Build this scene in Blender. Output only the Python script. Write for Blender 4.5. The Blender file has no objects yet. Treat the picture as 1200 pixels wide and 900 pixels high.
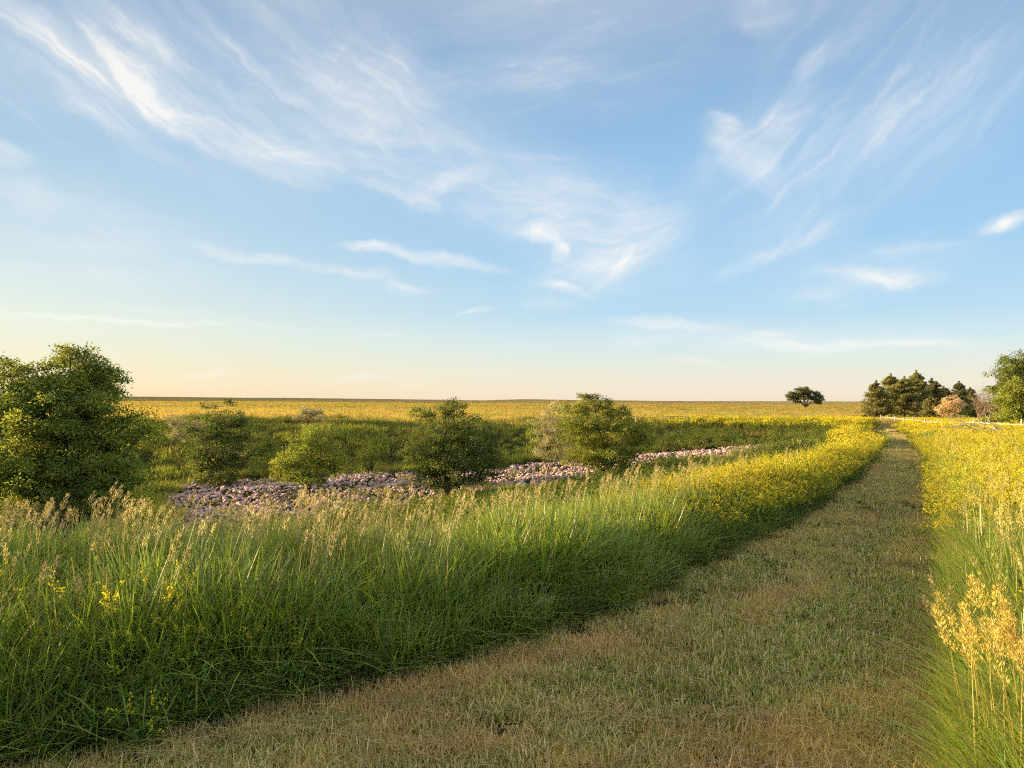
import bpy, math, random
import numpy as np
from mathutils import Vector, Matrix

R = np.random.RandomState(11)
random.seed(5)
sc = bpy.context.scene
COL = sc.collection
rad = math.radians
F = 857.0            # focal length of the photo in its own pixels (1200 wide)
EYE = 1.6
HOR = 469.5

SUN_AZ = rad(-76)    # from +Y, towards -X
SUN_EL = rad(7.0)

# ------------------------------------------------------------------ terrain
def smooth(t):
    t = np.clip(t, 0, 1)
    return t * t * (3 - 2 * t)

PX = np.array([-260, -100, 0, 100, 200, 300, 400, 500, 600, 700, 800, 900, 960, 1010, 1045], float)
PU = (PX - 600) / F
CREST = np.array([6.2, 5.8, 5.7, 5.7, 5.8, 5.9, 6.0, 6.2, 6.8, 8.0, 9.5, 12, 14.5, 20, 34])
FL1 = np.array([22, 22, 23, 24, 26, 28, 30, 32, 35, 37, 40, 43, 43.5, 44, 45])
FL2 = np.array([36, 37, 38, 39, 40, 41, 42, 43, 45, 47, 48, 47, 46.5, 46, 46])
FC = np.array([66, 66, 65, 64, 63, 62, 61, 61, 61, 61, 60, 57, 54, 52, 50])
ZF = np.array([-3.3, -3.3, -3.2, -3.2, -3.1, -3.0, -2.9, -2.75, -2.5, -2.1, -1.6, -1.15, -.8, -.35, 0])

def plain(x, y):
    r = np.hypot(x, y)
    z = -0.42 * smooth((r - 35) / 45)
    z = z + 0.05 * np.sin(x * .31 + 1) * np.sin(y * .27) * smooth((r - 8) / 20)
    # the wide prairie swells a little towards the horizon
    far = smooth((r - 900) / 1500)
    z = z + far * (3.0 + 4.2 * np.sin(x / 310. + 2.1) * np.sin(x / 830. + .4) + 2.2 * np.sin(x / 130.) + 1.5 * np.sin(x / 57. + 1))
    z = z + smooth((r - 120) / 300) * 0.25 * np.sin(x / 37.) * np.sin(y / 61.)
    return z

def height(x, y):
    x = np.asarray(x, float); y = np.asarray(y, float)
    yy = np.maximum(y, 0.8)
    u = x / yy
    c = np.interp(u, PU, CREST); a = np.interp(u, PU, FL1); b = np.interp(u, PU, FL2)
    f = np.interp(u, PU, FC); zf = np.interp(u, PU, ZF)
    t = np.clip((yy - c) / (a - c), 0, 1)
    near = 1 - (1 - t) ** 2.1
    near = near * smooth(t * 5 + .15) if False else near
    t2 = np.clip((yy - b) / (f - b), 0, 1)
    far = 1 - (smooth(t2) * .55 + t2 * .45)
    dep = np.where(yy < a, near, np.where(yy < b, 1.0, far))
    # fade the gully out far to the left of the picture
    dep = dep * smooth((u + 2.4) / 1.2)
    bump = .10 * np.sin(x * .9) * np.sin(y * .7 + 1) * dep
    return plain(x, y) + zf * dep + bump

def H(x, y):
    return float(height(np.array([x]), np.array([y]))[0])

def P(px, py, d):
    """world point seen at photo pixel at depth d"""
    return Vector(((px - 600) / F * d, d, EYE + (HOR - py) / F * d))

LX = np.array([(-14, -2), (-6, 1.4), (-3.2, 2.7), (-1.9, 3.35), (-.97, 4.05), (-.5, 4.35), (-.18, 4.65), (.4, 5.17), (.89, 5.7), (1.52, 6.53), (2.45, 8.0), (3.3, 9.1), (4.2, 10.5), (5.6, 12.7), (7.3, 15.5), (9.7, 19.6), (13.9, 27.4), (22.2, 45.7), (28.5, 57), (34.7, 69.5), (60, 120)])
RX = np.array([(-.9, -2), (.15, 0), (1.97, 3.19), (6.1, 10.5), (11.1, 19.6), (18.4, 34), (26.5, 51), (31.0, 58), (36.7, 69.5), (62, 120)])
def Ledge(y): return np.interp(y, LX[:, 1], LX[:, 0])
def Redge(y): return np.interp(y, RX[:, 1], RX[:, 0])

def vnoise(x, y, s, seed=0):
    """cheap smooth value noise"""
    rs = np.random.RandomState(seed); g = rs.rand(64, 64)
    X = x / s + 1000; Y = y / s + 1000
    i = np.floor(X).astype(int); j = np.floor(Y).astype(int)
    fx = X - i; fy = Y - j; fx = fx * fx * (3 - 2 * fx); fy = fy * fy * (3 - 2 * fy)
    def G(a, b): return g[a % 64, b % 64]
    return (G(i, j) * (1 - fx) + G(i + 1, j) * fx) * (1 - fy) + (G(i, j + 1) * (1 - fx) + G(i + 1, j + 1) * fx) * fy

def fbm(x, y, s, seed=0):
    return (vnoise(x, y, s, seed) * .55 + vnoise(x, y, s * .47, seed + 1) * .28 + vnoise(x, y, s * .21, seed + 2) * .17)

def dryness(x, y):
    """0 green .. 1 straw for the mown strip"""
    L = Ledge(y); Rr = Redge(y)
    n = fbm((x - L) * 2.0, y * .7, 1.1, 3) * .6 + fbm(x, y, .3, 9) * .4
    w = np.maximum(Rr - L, .3)
    s = (x - L) / w
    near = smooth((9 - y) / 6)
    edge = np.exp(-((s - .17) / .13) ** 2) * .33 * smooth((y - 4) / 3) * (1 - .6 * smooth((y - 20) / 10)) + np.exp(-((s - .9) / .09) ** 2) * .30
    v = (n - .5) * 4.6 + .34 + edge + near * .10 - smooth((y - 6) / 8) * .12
    # the greener lane in the middle
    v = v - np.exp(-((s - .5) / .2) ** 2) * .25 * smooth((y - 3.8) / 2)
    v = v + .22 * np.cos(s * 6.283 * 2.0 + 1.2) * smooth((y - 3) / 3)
    return np.clip(v, 0, 1)

# ------------------------------------------------------------------ mesh builder
class MB:
    def __init__(s):
        s.v = []; s.q = []; s.t = []; s.c = []; s.n = 0
    def add(s, v, f, c):
        v = np.asarray(v, np.float32).reshape(-1, 3); f = np.asarray(f, np.int64)
        c = np.asarray(c, np.float32)
        if c.ndim == 1: c = np.tile(c, (len(v), 1))
        (s.q if f.shape[1] == 4 else s.t).append(f + s.n)
        s.v.append(v); s.c.append(c); s.n += len(v)
    def build(s, name, mat, smoothed=False):
        me = bpy.data.meshes.new(name)
        V = np.concatenate(s.v)
        q = np.concatenate(s.q) if s.q else np.zeros((0, 4), int)
        t = np.concatenate(s.t) if s.t else np.zeros((0, 3), int)
        nl = q.size + t.size
        me.vertices.add(len(V)); me.vertices.foreach_set('co', V.ravel())
        me.loops.add(nl); me.loops.foreach_set('vertex_index', np.concatenate([q.ravel(), t.ravel()]).astype(np.int32))
        npol = len(q) + len(t)
        me.polygons.add(npol)
        st = np.concatenate([np.arange(len(q)) * 4, q.size + np.arange(len(t)) * 3]).astype(np.int32)
        me.polygons.foreach_set('loop_start', st)
        if smoothed: me.polygons.foreach_set('use_smooth', np.ones(npol, bool))
        me.update(calc_edges=True)
        a = me.color_attributes.new('Col', 'FLOAT_COLOR', 'POINT')
        C4 = np.ones((len(V), 4), np.float32); C4[:, :3] = np.concatenate(s.c)
        a.data.foreach_set('color', C4.ravel())
        for m in (mat if isinstance(mat, (list, tuple)) else [mat]): me.materials.append(m)
        return me

def jitter_cols(base, n, amt=.15, hue=.06):
    b = np.asarray(base, float)
    k = 1 + R.uniform(-amt, amt, (n, 1))
    h = 1 + R.uniform(-hue, hue, (n, 3))
    return np.clip(b * k * h, .001, .95)

def blades(mb, base, az, h, w, lean, curl, c0, c1, seg=4, twist=None, wpow=1.6):
    n = len(base); t = np.linspace(0, 1, seg + 1)[None, :]
    h = np.broadcast_to(h, n)[:, None]; w = np.broadcast_to(w, n)[:, None]
    lean = np.broadcast_to(lean, n)[:, None]; curl = np.broadcast_to(curl, n)[:, None]
    off = h * (lean * t + curl * t ** 2)
    z = h * (t - .32 * np.abs(curl) * t ** 2.5)
    dx = np.cos(az)[:, None]; dy = np.sin(az)[:, None]
    c = np.stack([base[:, 0:1] + dx * off, base[:, 1:2] + dy * off, base[:, 2:3] + z], -1)
    tw = az + math.pi / 2 + (R.uniform(-.7, .7, n) if twist is None else twist)
    sx = np.cos(tw)[:, None]; sy = np.sin(tw)[:, None]
    ww = .5 * w * (1 - t ** wpow) + .0004
    side = np.stack([sx * ww, sy * ww, 0 * ww * sx], -1)
    V = np.stack([c - side, c + side], 2)          # n, seg+1, 2, 3
    ids = np.arange(n * (seg + 1) * 2).reshape(n, seg + 1, 2)
    f = np.stack([ids[:, :-1, 0], ids[:, :-1, 1], ids[:, 1:, 1], ids[:, 1:, 0]], -1).reshape(-1, 4)
    c0 = np.broadcast_to(c0, (n, 3)); c1 = np.broadcast_to(c1, (n, 3))
    tt = t[..., None]
    cc = c0[:, None, :] * (1 - tt) + c1[:, None, :] * tt
    cc = np.repeat(cc[:, :, None, :], 2, axis=2).reshape(-1, 3)
    mb.add(V.reshape(-1, 3), f, cc)
    return c[:, -1, :]

def leaves(mb, pos, d, up, L, W, col):
    """pointed leaf quads at pos along direction d, up = rough normal"""
    n = len(pos)
    d = d / np.linalg.norm(d, axis=1, keepdims=True)
    s = np.cross(d, up); s /= (np.linalg.norm(s, axis=1, keepdims=True) + 1e-6)
    L = np.broadcast_to(L, n)[:, None]; W = np.broadcast_to(W, n)[:, None]
    nn = np.cross(s, d)
    a = pos; b = pos + d * L * .45 + s * W * .5 + nn * L * .06; c = pos + d * L; e = pos + d * L * .45 - s * W * .5 + nn * L * .06
    V = np.stack([a, b, c, e], 1).reshape(-1, 3)
    f = np.arange(n * 4).reshape(n, 4)
    mb.add(V, f, np.repeat(np.broadcast_to(col, (n, 3)), 4, axis=0))

def rdir(n):
    v = R.normal(size=(n, 3)); return v / np.linalg.norm(v, axis=1, keepdims=True)

def tube(mb, pts, radii, col, sides=6):
    pts = np.asarray(pts, float); k = len(pts)
    radii = np.asarray(radii, float)
    tan = np.gradient(pts, axis=0); tan /= (np.linalg.norm(tan, axis=1, keepdims=True) + 1e-9)
    ref = np.where(np.abs(tan[:, 2:3]) > .9, np.array([[1., 0, 0]]), np.array([[0, 0, 1.]]))
    a = np.cross(tan, ref); a /= (np.linalg.norm(a, axis=1, keepdims=True) + 1e-9); b = np.cross(tan, a)
    ang = np.linspace(0, 2 * math.pi, sides, endpoint=False)
    V = pts[:, None, :] + radii[:, None, None] * (a[:, None, :] * np.cos(ang)[None, :, None] + b[:, None, :] * np.sin(ang)[None, :, None])
    ids = np.arange(k * sides).reshape(k, sides); nx = np.roll(ids, -1, 1)
    f = np.stack([ids[:-1], nx[:-1], nx[1:], ids[1:]], -1).reshape(-1, 4)
    mb.add(V.reshape(-1, 3), f, np.asarray(col, float))

# ------------------------------------------------------------------ materials
def new_mat(name):
    m = bpy.data.materials.new(name); m.use_nodes = True
    nt = m.node_tree; nt.nodes.clear()
    return m, nt
def N(nt, t, **k):
    n = nt.nodes.new(t)
    for a, b in k.items(): setattr(n, a, b)
    return n
def math_(nt, op, a, b=None, c=None, clamp=False):
    n = N(nt, 'ShaderNodeMath', operation=op); n.use_clamp = clamp
    for i, v in enumerate((a, b, c)):
        if v is None: continue
        if isinstance(v, (int, float)): n.inputs[i].default_value = v
        else: nt.links.new(v, n.inputs[i])
    return n.outputs[0]
def mixc(nt, fac, a, b, bt='MIX'):
    n = N(nt, 'ShaderNodeMix', data_type='RGBA', blend_type=bt)
    for s, v in (('Factor', fac), ('A', a), ('B', b)):
        ins = [i for i in n.inputs if i.name == s and (i.type == ('VALUE' if s == 'Factor' else 'RGBA'))][0]
        if isinstance(v, (int, float)): ins.default_value = v
        elif isinstance(v, tuple): ins.default_value = (*v, 1)
        else: nt.links.new(v, ins)
    return [o for o in n.outputs if o.type == 'RGBA'][0]

def leaf_mat(name, transl=.4, gloss=.06, rough=.45, dry=None, var=.35, tcol=(1.15, 1.1, .55)):
    m, nt = new_mat(name)
    at = N(nt, 'ShaderNodeAttribute', attribute_name='Col')
    oi = N(nt, 'ShaderNodeObjectInfo')
    col = at.outputs['Color']
    if dry is not None:
        ti = N(nt, 'ShaderNodeAttribute', attribute_type='INSTANCER', attribute_name='tint')
        bw = math_(nt, 'MULTIPLY', ti.outputs['Fac'], 1.0, clamp=True)
        col = mixc(nt, bw, col, dry)
    geo = N(nt, 'ShaderNodeNewGeometry')
    no = N(nt, 'ShaderNodeTexNoise'); no.inputs['Scale'].default_value = .8; no.inputs['Detail'].default_value = 2
    nt.links.new(geo.outputs['Position'], no.inputs['Vector'])
    rv = math_(nt, 'MULTIPLY_ADD', oi.outputs['Random'], var * .9, 1 - var * .45)
    rv2 = math_(nt, 'MULTIPLY_ADD', no.outputs['Fac'], var * 1.3, 1 - var * .65)
    rr = math_(nt, 'MULTIPLY', rv, rv2)
    hs = N(nt, 'ShaderNodeHueSaturation')
    hs.inputs['Saturation'].default_value = 1.0
    nt.links.new(math_(nt, 'MULTIPLY_ADD', no.outputs['Fac'], .06, .47), hs.inputs['Hue'])
    nt.links.new(rr, hs.inputs['Value']); nt.links.new(col, hs.inputs['Color'])
    col = hs.outputs['Color']
    d = N(nt, 'ShaderNodeBsdfDiffuse'); nt.links.new(col, d.inputs['Color'])
    t = N(nt, 'ShaderNodeBsdfTranslucent'); nt.links.new(mixc(nt, 1.0, col, tcol, 'MULTIPLY'), t.inputs['Color'])
    mx = N(nt, 'ShaderNodeMixShader'); mx.inputs[0].default_value = transl
    nt.links.new(d.outputs[0], mx.inputs[1]); nt.links.new(t.outputs[0], mx.inputs[2])
    out = mx.outputs[0]
    if gloss > 0:
        g = N(nt, 'ShaderNodeBsdfGlossy'); g.inputs['Roughness'].default_value = rough
        g.inputs['Color'].default_value = (.9, .9, .85, 1)
        m2 = N(nt, 'ShaderNodeMixShader'); m2.inputs[0].default_value = gloss
        nt.links.new(out, m2.inputs[1]); nt.links.new(g.outputs[0], m2.inputs[2]); out = m2.outputs[0]
    o = N(nt, 'ShaderNodeOutputMaterial'); nt.links.new(out, o.inputs['Surface'])
    return m

M_GRASS = leaf_mat('grass_blades', .42, .05, .4, var=.35)
M_MOWN = leaf_mat('mown_blades', .25, .03, .6, dry=(.74, .55, .25), var=.35)
M_FLOWER = leaf_mat('clover_leaf_and_flower', .42, .02, .5, var=.3)
M_STRAW = leaf_mat('straw_seedheads', .4, .04, .5, var=.25, tcol=(1.1, 1, .8))
M_LEAF = leaf_mat('tree_leaves', .42, .02, .5, var=.3)
M_WEED = leaf_mat('weed_leaves', .3, .01, .6, var=.4)
M_CEDAR = leaf_mat('cedar_sprays', .25, .03, .6, var=.3)
M_PALE = leaf_mat('silvery_leaves', .3, .05, .5, var=.2)
M_PRAIRIE = leaf_mat('prairie_grass', .5, .02, .6, var=.35)

def bark_mat(name, c1, c2, scale=9):
    m, nt = new_mat(name)
    tc = N(nt, 'ShaderNodeTexCoord')
    mp = N(nt, 'ShaderNodeMapping'); mp.inputs['Scale'].default_value = (1, 1, .25)
    nt.links.new(tc.outputs['Object'], mp.inputs['Vector'])
    no = N(nt, 'ShaderNodeTexNoise'); no.inputs['Scale'].default_value = scale; no.inputs['Detail'].default_value = 6
    nt.links.new(mp.outputs[0], no.inputs['Vector'])
    c = mixc(nt, no.outputs['Fac'], c1, c2)
    b = N(nt, 'ShaderNodeBsdfPrincipled'); b.inputs['Roughness'].default_value = .9
    nt.links.new(c, b.inputs['Base Color'])
    bu = N(nt, 'ShaderNodeBump'); bu.inputs['Strength'].default_value = .6; bu.inputs['Distance'].default_value = .02
    nt.links.new(no.outputs['Fac'], bu.inputs['Height']); nt.links.new(bu.outputs[0], b.inputs['Normal'])
    o = N(nt, 'ShaderNodeOutputMaterial'); nt.links.new(b.outputs[0], o.inputs['Surface'])
    return m
M_BARK = bark_mat('grey_brown_bark', (.07, .05, .035), (.2, .155, .115))
M_PALEBARK = bark_mat('bleached_wood', (.55, .43, .28), (.76, .62, .43))
M_RAIL = bark_mat('weathered_white_paint', (.42, .36, .27), (.60, .54, .43), 25)

def rock_mat():
    m, nt = new_mat('pink_quartzite')
    tc = N(nt, 'ShaderNodeTexCoord'); geo = N(nt, 'ShaderNodeNewGeometry'); oi = N(nt, 'ShaderNodeObjectInfo')
    fr = math_(nt, 'FRACT', math_(nt, 'ADD', geo.outputs['Random Per Island'], oi.outputs['Random']))
    rp = N(nt, 'ShaderNodeValToRGB'); e = rp.color_ramp
    e.elements[0].position = 0; e.elements[0].color = (.38, .235, .235, 1)
    e.elements[1].position = 1; e.elements[1].color = (.66, .53, .49, 1)
    for p, c in ((.3, (.56, .34, .32, 1)), (.55, (.60, .40, .37, 1)), (.75, (.42, .32, .32, 1)), (.88, (.66, .46, .38, 1))):
        x = e.elements.new(p); x.color = c
    nt.links.new(fr, rp.inputs[0])
    no = N(nt, 'ShaderNodeTexNoise'); no.inputs['Scale'].default_value = 7; no.inputs['Detail'].default_value = 8
    nt.links.new(geo.outputs['Position'], no.inputs['Vector'])
    v = math_(nt, 'MULTIPLY_ADD', no.outputs['Fac'], .8, .6)
    hs = N(nt, 'ShaderNodeHueSaturation'); nt.links.new(v, hs.inputs['Value']); nt.links.new(rp.outputs[0], hs.inputs['Color'])
    b = N(nt, 'ShaderNodeBsdfPrincipled'); b.inputs['Roughness'].default_value = .8
    nt.links.new(hs.outputs[0], b.inputs['Base Color'])
    bu = N(nt, 'ShaderNodeBump'); bu.inputs['Strength'].default_value = .7; bu.inputs['Distance'].default_value = .03
    nt.links.new(no.outputs['Fac'], bu.inputs['Height']); nt.links.new(bu.outputs[0], b.inputs['Normal'])
    o = N(nt, 'ShaderNodeOutputMaterial'); nt.links.new(b.outputs[0], o.inputs['Surface'])
    return m
M_ROCK = rock_mat()

def ground_mat():
    m, nt = new_mat('ground_soil_and_grass')
    at = N(nt, 'ShaderNodeAttribute', attribute_name='Col')
    geo = N(nt, 'ShaderNodeNewGeometry')
    sep = N(nt, 'ShaderNodeVectorMath', operation='LENGTH'); nt.links.new(geo.outputs['Position'], sep.inputs[0])
    n1 = N(nt, 'ShaderNodeTexNoise'); n1.inputs['Scale'].default_value = 14; n1.inputs['Detail'].default_value = 8; n1.inputs['Roughness'].default_value = .7
    nt.links.new(geo.outputs['Position'], n1.inputs['Vector'])
    mp = N(nt, 'ShaderNodeMapping'); mp.inputs['Scale'].default_value = (.012, .04, 1); nt.links.new(geo.outputs['Position'], mp.inputs['Vector'])
    n2 = N(nt, 'ShaderNodeTexNoise'); n2.inputs['Scale'].default_value = 1.0; n2.inputs['Detail'].default_value = 6
    nt.links.new(mp.outputs[0], n2.inputs['Vector'])
    v1 = math_(nt, 'MULTIPLY_ADD', n1.outputs['Fac'], 1.1, .45)
    v2 = math_(nt, 'MULTIPLY_ADD', n2.outputs['Fac'], .9, .55)
    hs = N(nt, 'ShaderNodeHueSaturation'); nt.links.new(math_(nt, 'MULTIPLY', v1, v2), hs.inputs['Value'])
    nt.links.new(at.outputs['Color'], hs.inputs['Color'])
    d = N(nt, 'ShaderNodeBsdfDiffuse'); d.inputs['Roughness'].default_value = 1
    nt.links.new(hs.outputs[0], d.inputs['Color'])
    n3 = N(nt, 'ShaderNodeTexNoise'); n3.inputs['Scale'].default_value = 1.2; n3.inputs['Detail'].default_value = 8; n3.inputs['Roughness'].default_value = .8
    nt.links.new(geo.outputs['Position'], n3.inputs['Vector'])
    bu = N(nt, 'ShaderNodeBump'); bu.inputs['Strength'].default_value = 1.0
    nt.links.new(n3.outputs['Fac'], bu.inputs['Height'])
    mr = N(nt, 'ShaderNodeMapRange'); mr.inputs['From Min'].default_value = 20; mr.inputs['From Max'].default_value = 400
    mr.inputs['To Min'].default_value = .06; mr.inputs['To Max'].default_value = 1.6
    nt.links.new(sep.outputs['Value'], mr.inputs['Value']); nt.links.new(mr.outputs[0], bu.inputs['Distance'])
    nt.links.new(bu.outputs[0], d.inputs['Normal'])
    o = N(nt, 'ShaderNodeOutputMaterial'); nt.links.new(d.outputs[0], o.inputs['Surface'])
    return m
M_GROUND = ground_mat()

# ------------------------------------------------------------------ object helpers
def link(name, me, parent=None, loc=None):
    o = bpy.data.objects.new(name, me); COL.objects.link(o)
    if parent is not None: o.parent = parent
    if loc is not None: o.location = loc
    return o
def tag(o, label=None, cat=None, group=None, kind=None):
    if label: o['label'] = label
    if cat: o['category'] = cat
    if group: o['group'] = group
    if kind: o['kind'] = kind
    return o
def empty(name, loc, label, cat, group=None):
    o = bpy.data.objects.new(name, None); COL.objects.link(o); o.location = loc
    o.empty_display_size = .2
    return tag(o, label, cat, group)

def scatter(name, sources, pts, rz, tilt, tiltaz, scl, idx, tint=None):
    n = len(pts)
    me = bpy.data.meshes.new(name); me.vertices.add(n)
    me.vertices.foreach_set('co', np.asarray(pts, np.float32).ravel())
    # rotate about z, then tilt about a horizontal axis
    rot = np.zeros((n, 3), np.float32)
    rot[:, 0] = tilt * np.sin(-tiltaz); rot[:, 1] = tilt * np.cos(tiltaz); rot[:, 2] = rz
    def A(nm, typ, arr, key):
        a = me.attributes.new(nm, typ, 'POINT'); a.data.foreach_set(key, np.ascontiguousarray(arr).ravel())
    A('rot', 'FLOAT_VECTOR', rot, 'vector')
    s = np.asarray(scl, np.float32)
    if s.ndim == 1: s = np.repeat(s[:, None], 3, 1)
    A('scl', 'FLOAT_VECTOR', s, 'vector')
    A('idx', 'INT', np.asarray(idx, np.int32), 'value')
    A('tint', 'FLOAT', np.asarray(np.zeros(n) if tint is None else tint, np.float32), 'value')
    o = link(name, me)
    ng = bpy.data.node_groups.new(name + '_nodes', 'GeometryNodeTree')
    ng.interface.new_socket('Geometry', in_out='INPUT', socket_type='NodeSocketGeometry')
    ng.interface.new_socket('Geometry', in_out='OUTPUT', socket_type='NodeSocketGeometry')
    gi = ng.nodes.new('NodeGroupInput'); go = ng.nodes.new('NodeGroupOutput')
    iop = ng.nodes.new('GeometryNodeInstanceOnPoints'); iop.inputs['Pick Instance'].default_value = True
    jn = ng.nodes.new('GeometryNodeJoinGeometry')
    for smesh in sources:
        so = bpy.data.objects.new(smesh.name, smesh)
        oi = ng.nodes.new('GeometryNodeObjectInfo'); oi.inputs['Object'].default_value = so
        oi.inputs['As Instance'].default_value = False
        g2 = ng.nodes.new('GeometryNodeGeometryToInstance')
        ng.links.new(oi.outputs['Geometry'], g2.inputs[0]); ng.links.new(g2.outputs[0], jn.inputs[0])
    def attr(nm, typ):
        a = ng.nodes.new('GeometryNodeInputNamedAttribute'); a.data_type = typ; a.inputs['Name'].default_value = nm
        return a.outputs['Attribute']
    e2r = ng.nodes.new('FunctionNodeEulerToRotation')
    ng.links.new(attr('rot', 'FLOAT_VECTOR'), e2r.inputs[0])
    ng.links.new(gi.outputs[0], iop.inputs['Points']); ng.links.new(jn.outputs[0], iop.inputs['Instance'])
    ng.links.new(attr('idx', 'INT'), iop.inputs['Instance Index'])
    ng.links.new(e2r.outputs[0], iop.inputs['Rotation'])
    ng.links.new(attr('scl', 'FLOAT_VECTOR'), iop.inputs['Scale'])
    ng.links.new(iop.outputs[0], go.inputs[0])
    md = o.modifiers.new('scatter', 'NODES'); md.node_group = ng
    return o

def sample(n, u0, u1, d0, d1, p=1.0):
    """points in the view wedge; area density falls as d**-p"""
    u = R.uniform(u0, u1, n); q = R.rand(n); k = 2 - p
    d = (d0 ** k + q * (d1 ** k - d0 ** k)) ** (1 / k) if abs(k) > 1e-3 else d0 * (d1 / d0) ** q
    return u * d, d

# ------------------------------------------------------------------ ground
def axis(lo, hi, fine0, fine1, step, grow=1.06):
    c = list(np.arange(fine0, fine1, step)); s = step; v = c[-1]
    while v < hi: s *= grow; v += s; c.append(v)
    s = step; v = c[0]; pre = []
    while v > lo: s *= grow; v -= s; pre.append(v)
    return np.array(pre[::-1] + c)
gx = axis(-9000, 9000, -9, 16, .16, 1.05)
gy = axis(-300, 9000, 0, 26, .16, 1.035)
X, Y = np.meshgrid(gx, gy)
Z = height(X, Y)
n_ = fbm(X, Y, .5, 21)
onpath = (X > Ledge(Y)) & (X < Redge(Y)) & (Y < 72)
Z = Z + np.where(onpath, (n_ - .5) * .03, 0)
dr = dryness(X, Y)[..., None]
r_ = np.hypot(X, Y)[..., None]
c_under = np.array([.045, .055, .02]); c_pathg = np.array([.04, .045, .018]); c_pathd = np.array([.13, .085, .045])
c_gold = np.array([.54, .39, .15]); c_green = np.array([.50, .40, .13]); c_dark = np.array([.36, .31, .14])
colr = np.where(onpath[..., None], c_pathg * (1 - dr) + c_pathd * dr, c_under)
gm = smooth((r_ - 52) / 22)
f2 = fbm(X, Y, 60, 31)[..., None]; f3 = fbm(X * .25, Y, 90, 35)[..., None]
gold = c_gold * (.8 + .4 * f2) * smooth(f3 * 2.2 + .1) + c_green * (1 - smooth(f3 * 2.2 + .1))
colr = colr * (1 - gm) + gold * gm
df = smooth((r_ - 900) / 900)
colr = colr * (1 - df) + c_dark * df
mb = MB(); ny, nx = X.shape
ids = np.arange(nx * ny).reshape(ny, nx)
f = np.stack([ids[:-1, :-1], ids[:-1, 1:], ids[1:, 1:], ids[1:, :-1]], -1).reshape(-1, 4)
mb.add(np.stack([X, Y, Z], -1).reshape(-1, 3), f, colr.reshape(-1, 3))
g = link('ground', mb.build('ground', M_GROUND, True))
tag(g, kind='structure')

# ------------------------------------------------------------------ plant sources
G1 = (.15, .235, .032); G2 = (.29, .39, .055); G3 = (.12, .20, .04); STRAW = (.46, .36, .17); TAN = (.60, .52, .25)
def grass_clump(name, n, rad_, h0, h1, w, lean=.16, curl=.35, greens=(G1, G2), dead=.06, seg=5, mat=M_GRASS, tipyellow=.25, tipc=(.34, .42, .08)):
    mb = MB()
    a = R.uniform(0, 6.283, n); r = rad_ * np.sqrt(R.rand(n))
    base = np.stack([r * np.cos(a), r * np.sin(a), np.full(n, -.02)], 1)
    az = a + R.normal(0, 1.0, n)
    h = R.uniform(h0, h1, n) * (1 - .3 * R.rand(n) ** 3)
    k = R.rand(n, 1)
    c = np.array(greens[0]) * (1 - k) + np.array(greens[1]) * k
    c = c * R.uniform(*((.5, 1.5) if seg > 3 else (.88, 1.12)), (n, 1)) * R.uniform(.94, 1.06, (n, 3))
    dd = R.rand(n) < dead
    c[dd] = np.array(STRAW) * .8
    tip = c * (1 - tipyellow) + np.array(tipc) * tipyellow
    blades(mb, base, az, h, R.uniform(.6, 1.2, n) * w, np.abs(R.normal(lean, .12, n)), np.abs(R.normal(curl, .22, n)), c, tip, seg)
    return mb.build(name, mat)

def panicle(mb, top, d, L, n, spread, col, size):
    """nodding seed head: spikelets on side branches along the axis"""
    t = R.rand(n)
    side = rdir(n); side[:, 2] = side[:, 2] * .3 + .25
    env = spread * (1 - t) ** .6 * (.35 + .65 * np.minimum(t * 5, 1))
    droop = np.array([0, 0, -1.]) * (t[:, None] ** 2) * L * .18
    br = R.uniform(.35, 1, n)
    sd = side / np.linalg.norm(side, axis=1, keepdims=True)
    pos = top + d * (t[:, None] * L) + side * (env * br * .6)[:, None] + droop
    dirs = d * .9 + sd * .75 + np.array([0, 0, .05]) - np.array([0, 0, 1.]) * (t[:, None] * .25)
    leaves(mb, pos, dirs, rdir(n), R.uniform(.8, 1.5, n) * size * 1.25, size * .27, jitter_cols(col, n, .35, .06))
    m = max(3, n // 3)
    tt = t[:m]; p0 = top + d * (tt[:, None] * L * .85); p1 = pos[:m]
    leaves(mb, p0, p1 - p0 + 1e-4, rdir(m), np.linalg.norm(p1 - p0, axis=1), .0018, jitter_cols(col, m, .1, .03))

def brome(name, stems, h0, h1, r0, col=TAN, L=.13, nsp=30, spread=.024, size=.014, leafn=3, leancol=None, stemw=.0030):
    mb = MB()
    a = R.uniform(0, 6.283, stems); r = r0 * np.sqrt(R.rand(stems))
    base = np.stack([r * np.cos(a), r * np.sin(a), np.zeros(stems)], 1)
    h = R.uniform(h0, h1, stems); az = R.uniform(-1.0, 1.0, stems)
    sc_ = jitter_cols((.20, .20, .055), stems, .2)
    tips = blades(mb, base, az, h, stemw, R.uniform(.01, .09, stems), R.uniform(.02, .12, stems), sc_, np.array([col] * stems), 5, wpow=6)
    for i in range(stems):
        d = np.array([math.cos(az[i]) * .28, math.sin(az[i]) * .28, 1.0]); d /= np.linalg.norm(d)
        panicle(mb, tips[i], d, L * R.uniform(.7, 1.2), nsp, spread * R.uniform(.7, 1.2), np.array(col) * R.uniform(.75, 1.2), size)
    if leafn:
        k = stems * leafn
        bi = R.randint(0, stems, k)
        b2 = base[bi].copy(); b2[:, 2] = h[bi] * R.uniform(.05, .55, k)
        blades(mb, b2, R.uniform(0, 6.28, k), h[bi] * R.uniform(.25, .4, k), .006, .5, .7, jitter_cols(G2, k, .2), jitter_cols((.22, .24, .06), k, .2), 4)
    return mb.build(name, M_STRAW)

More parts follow.
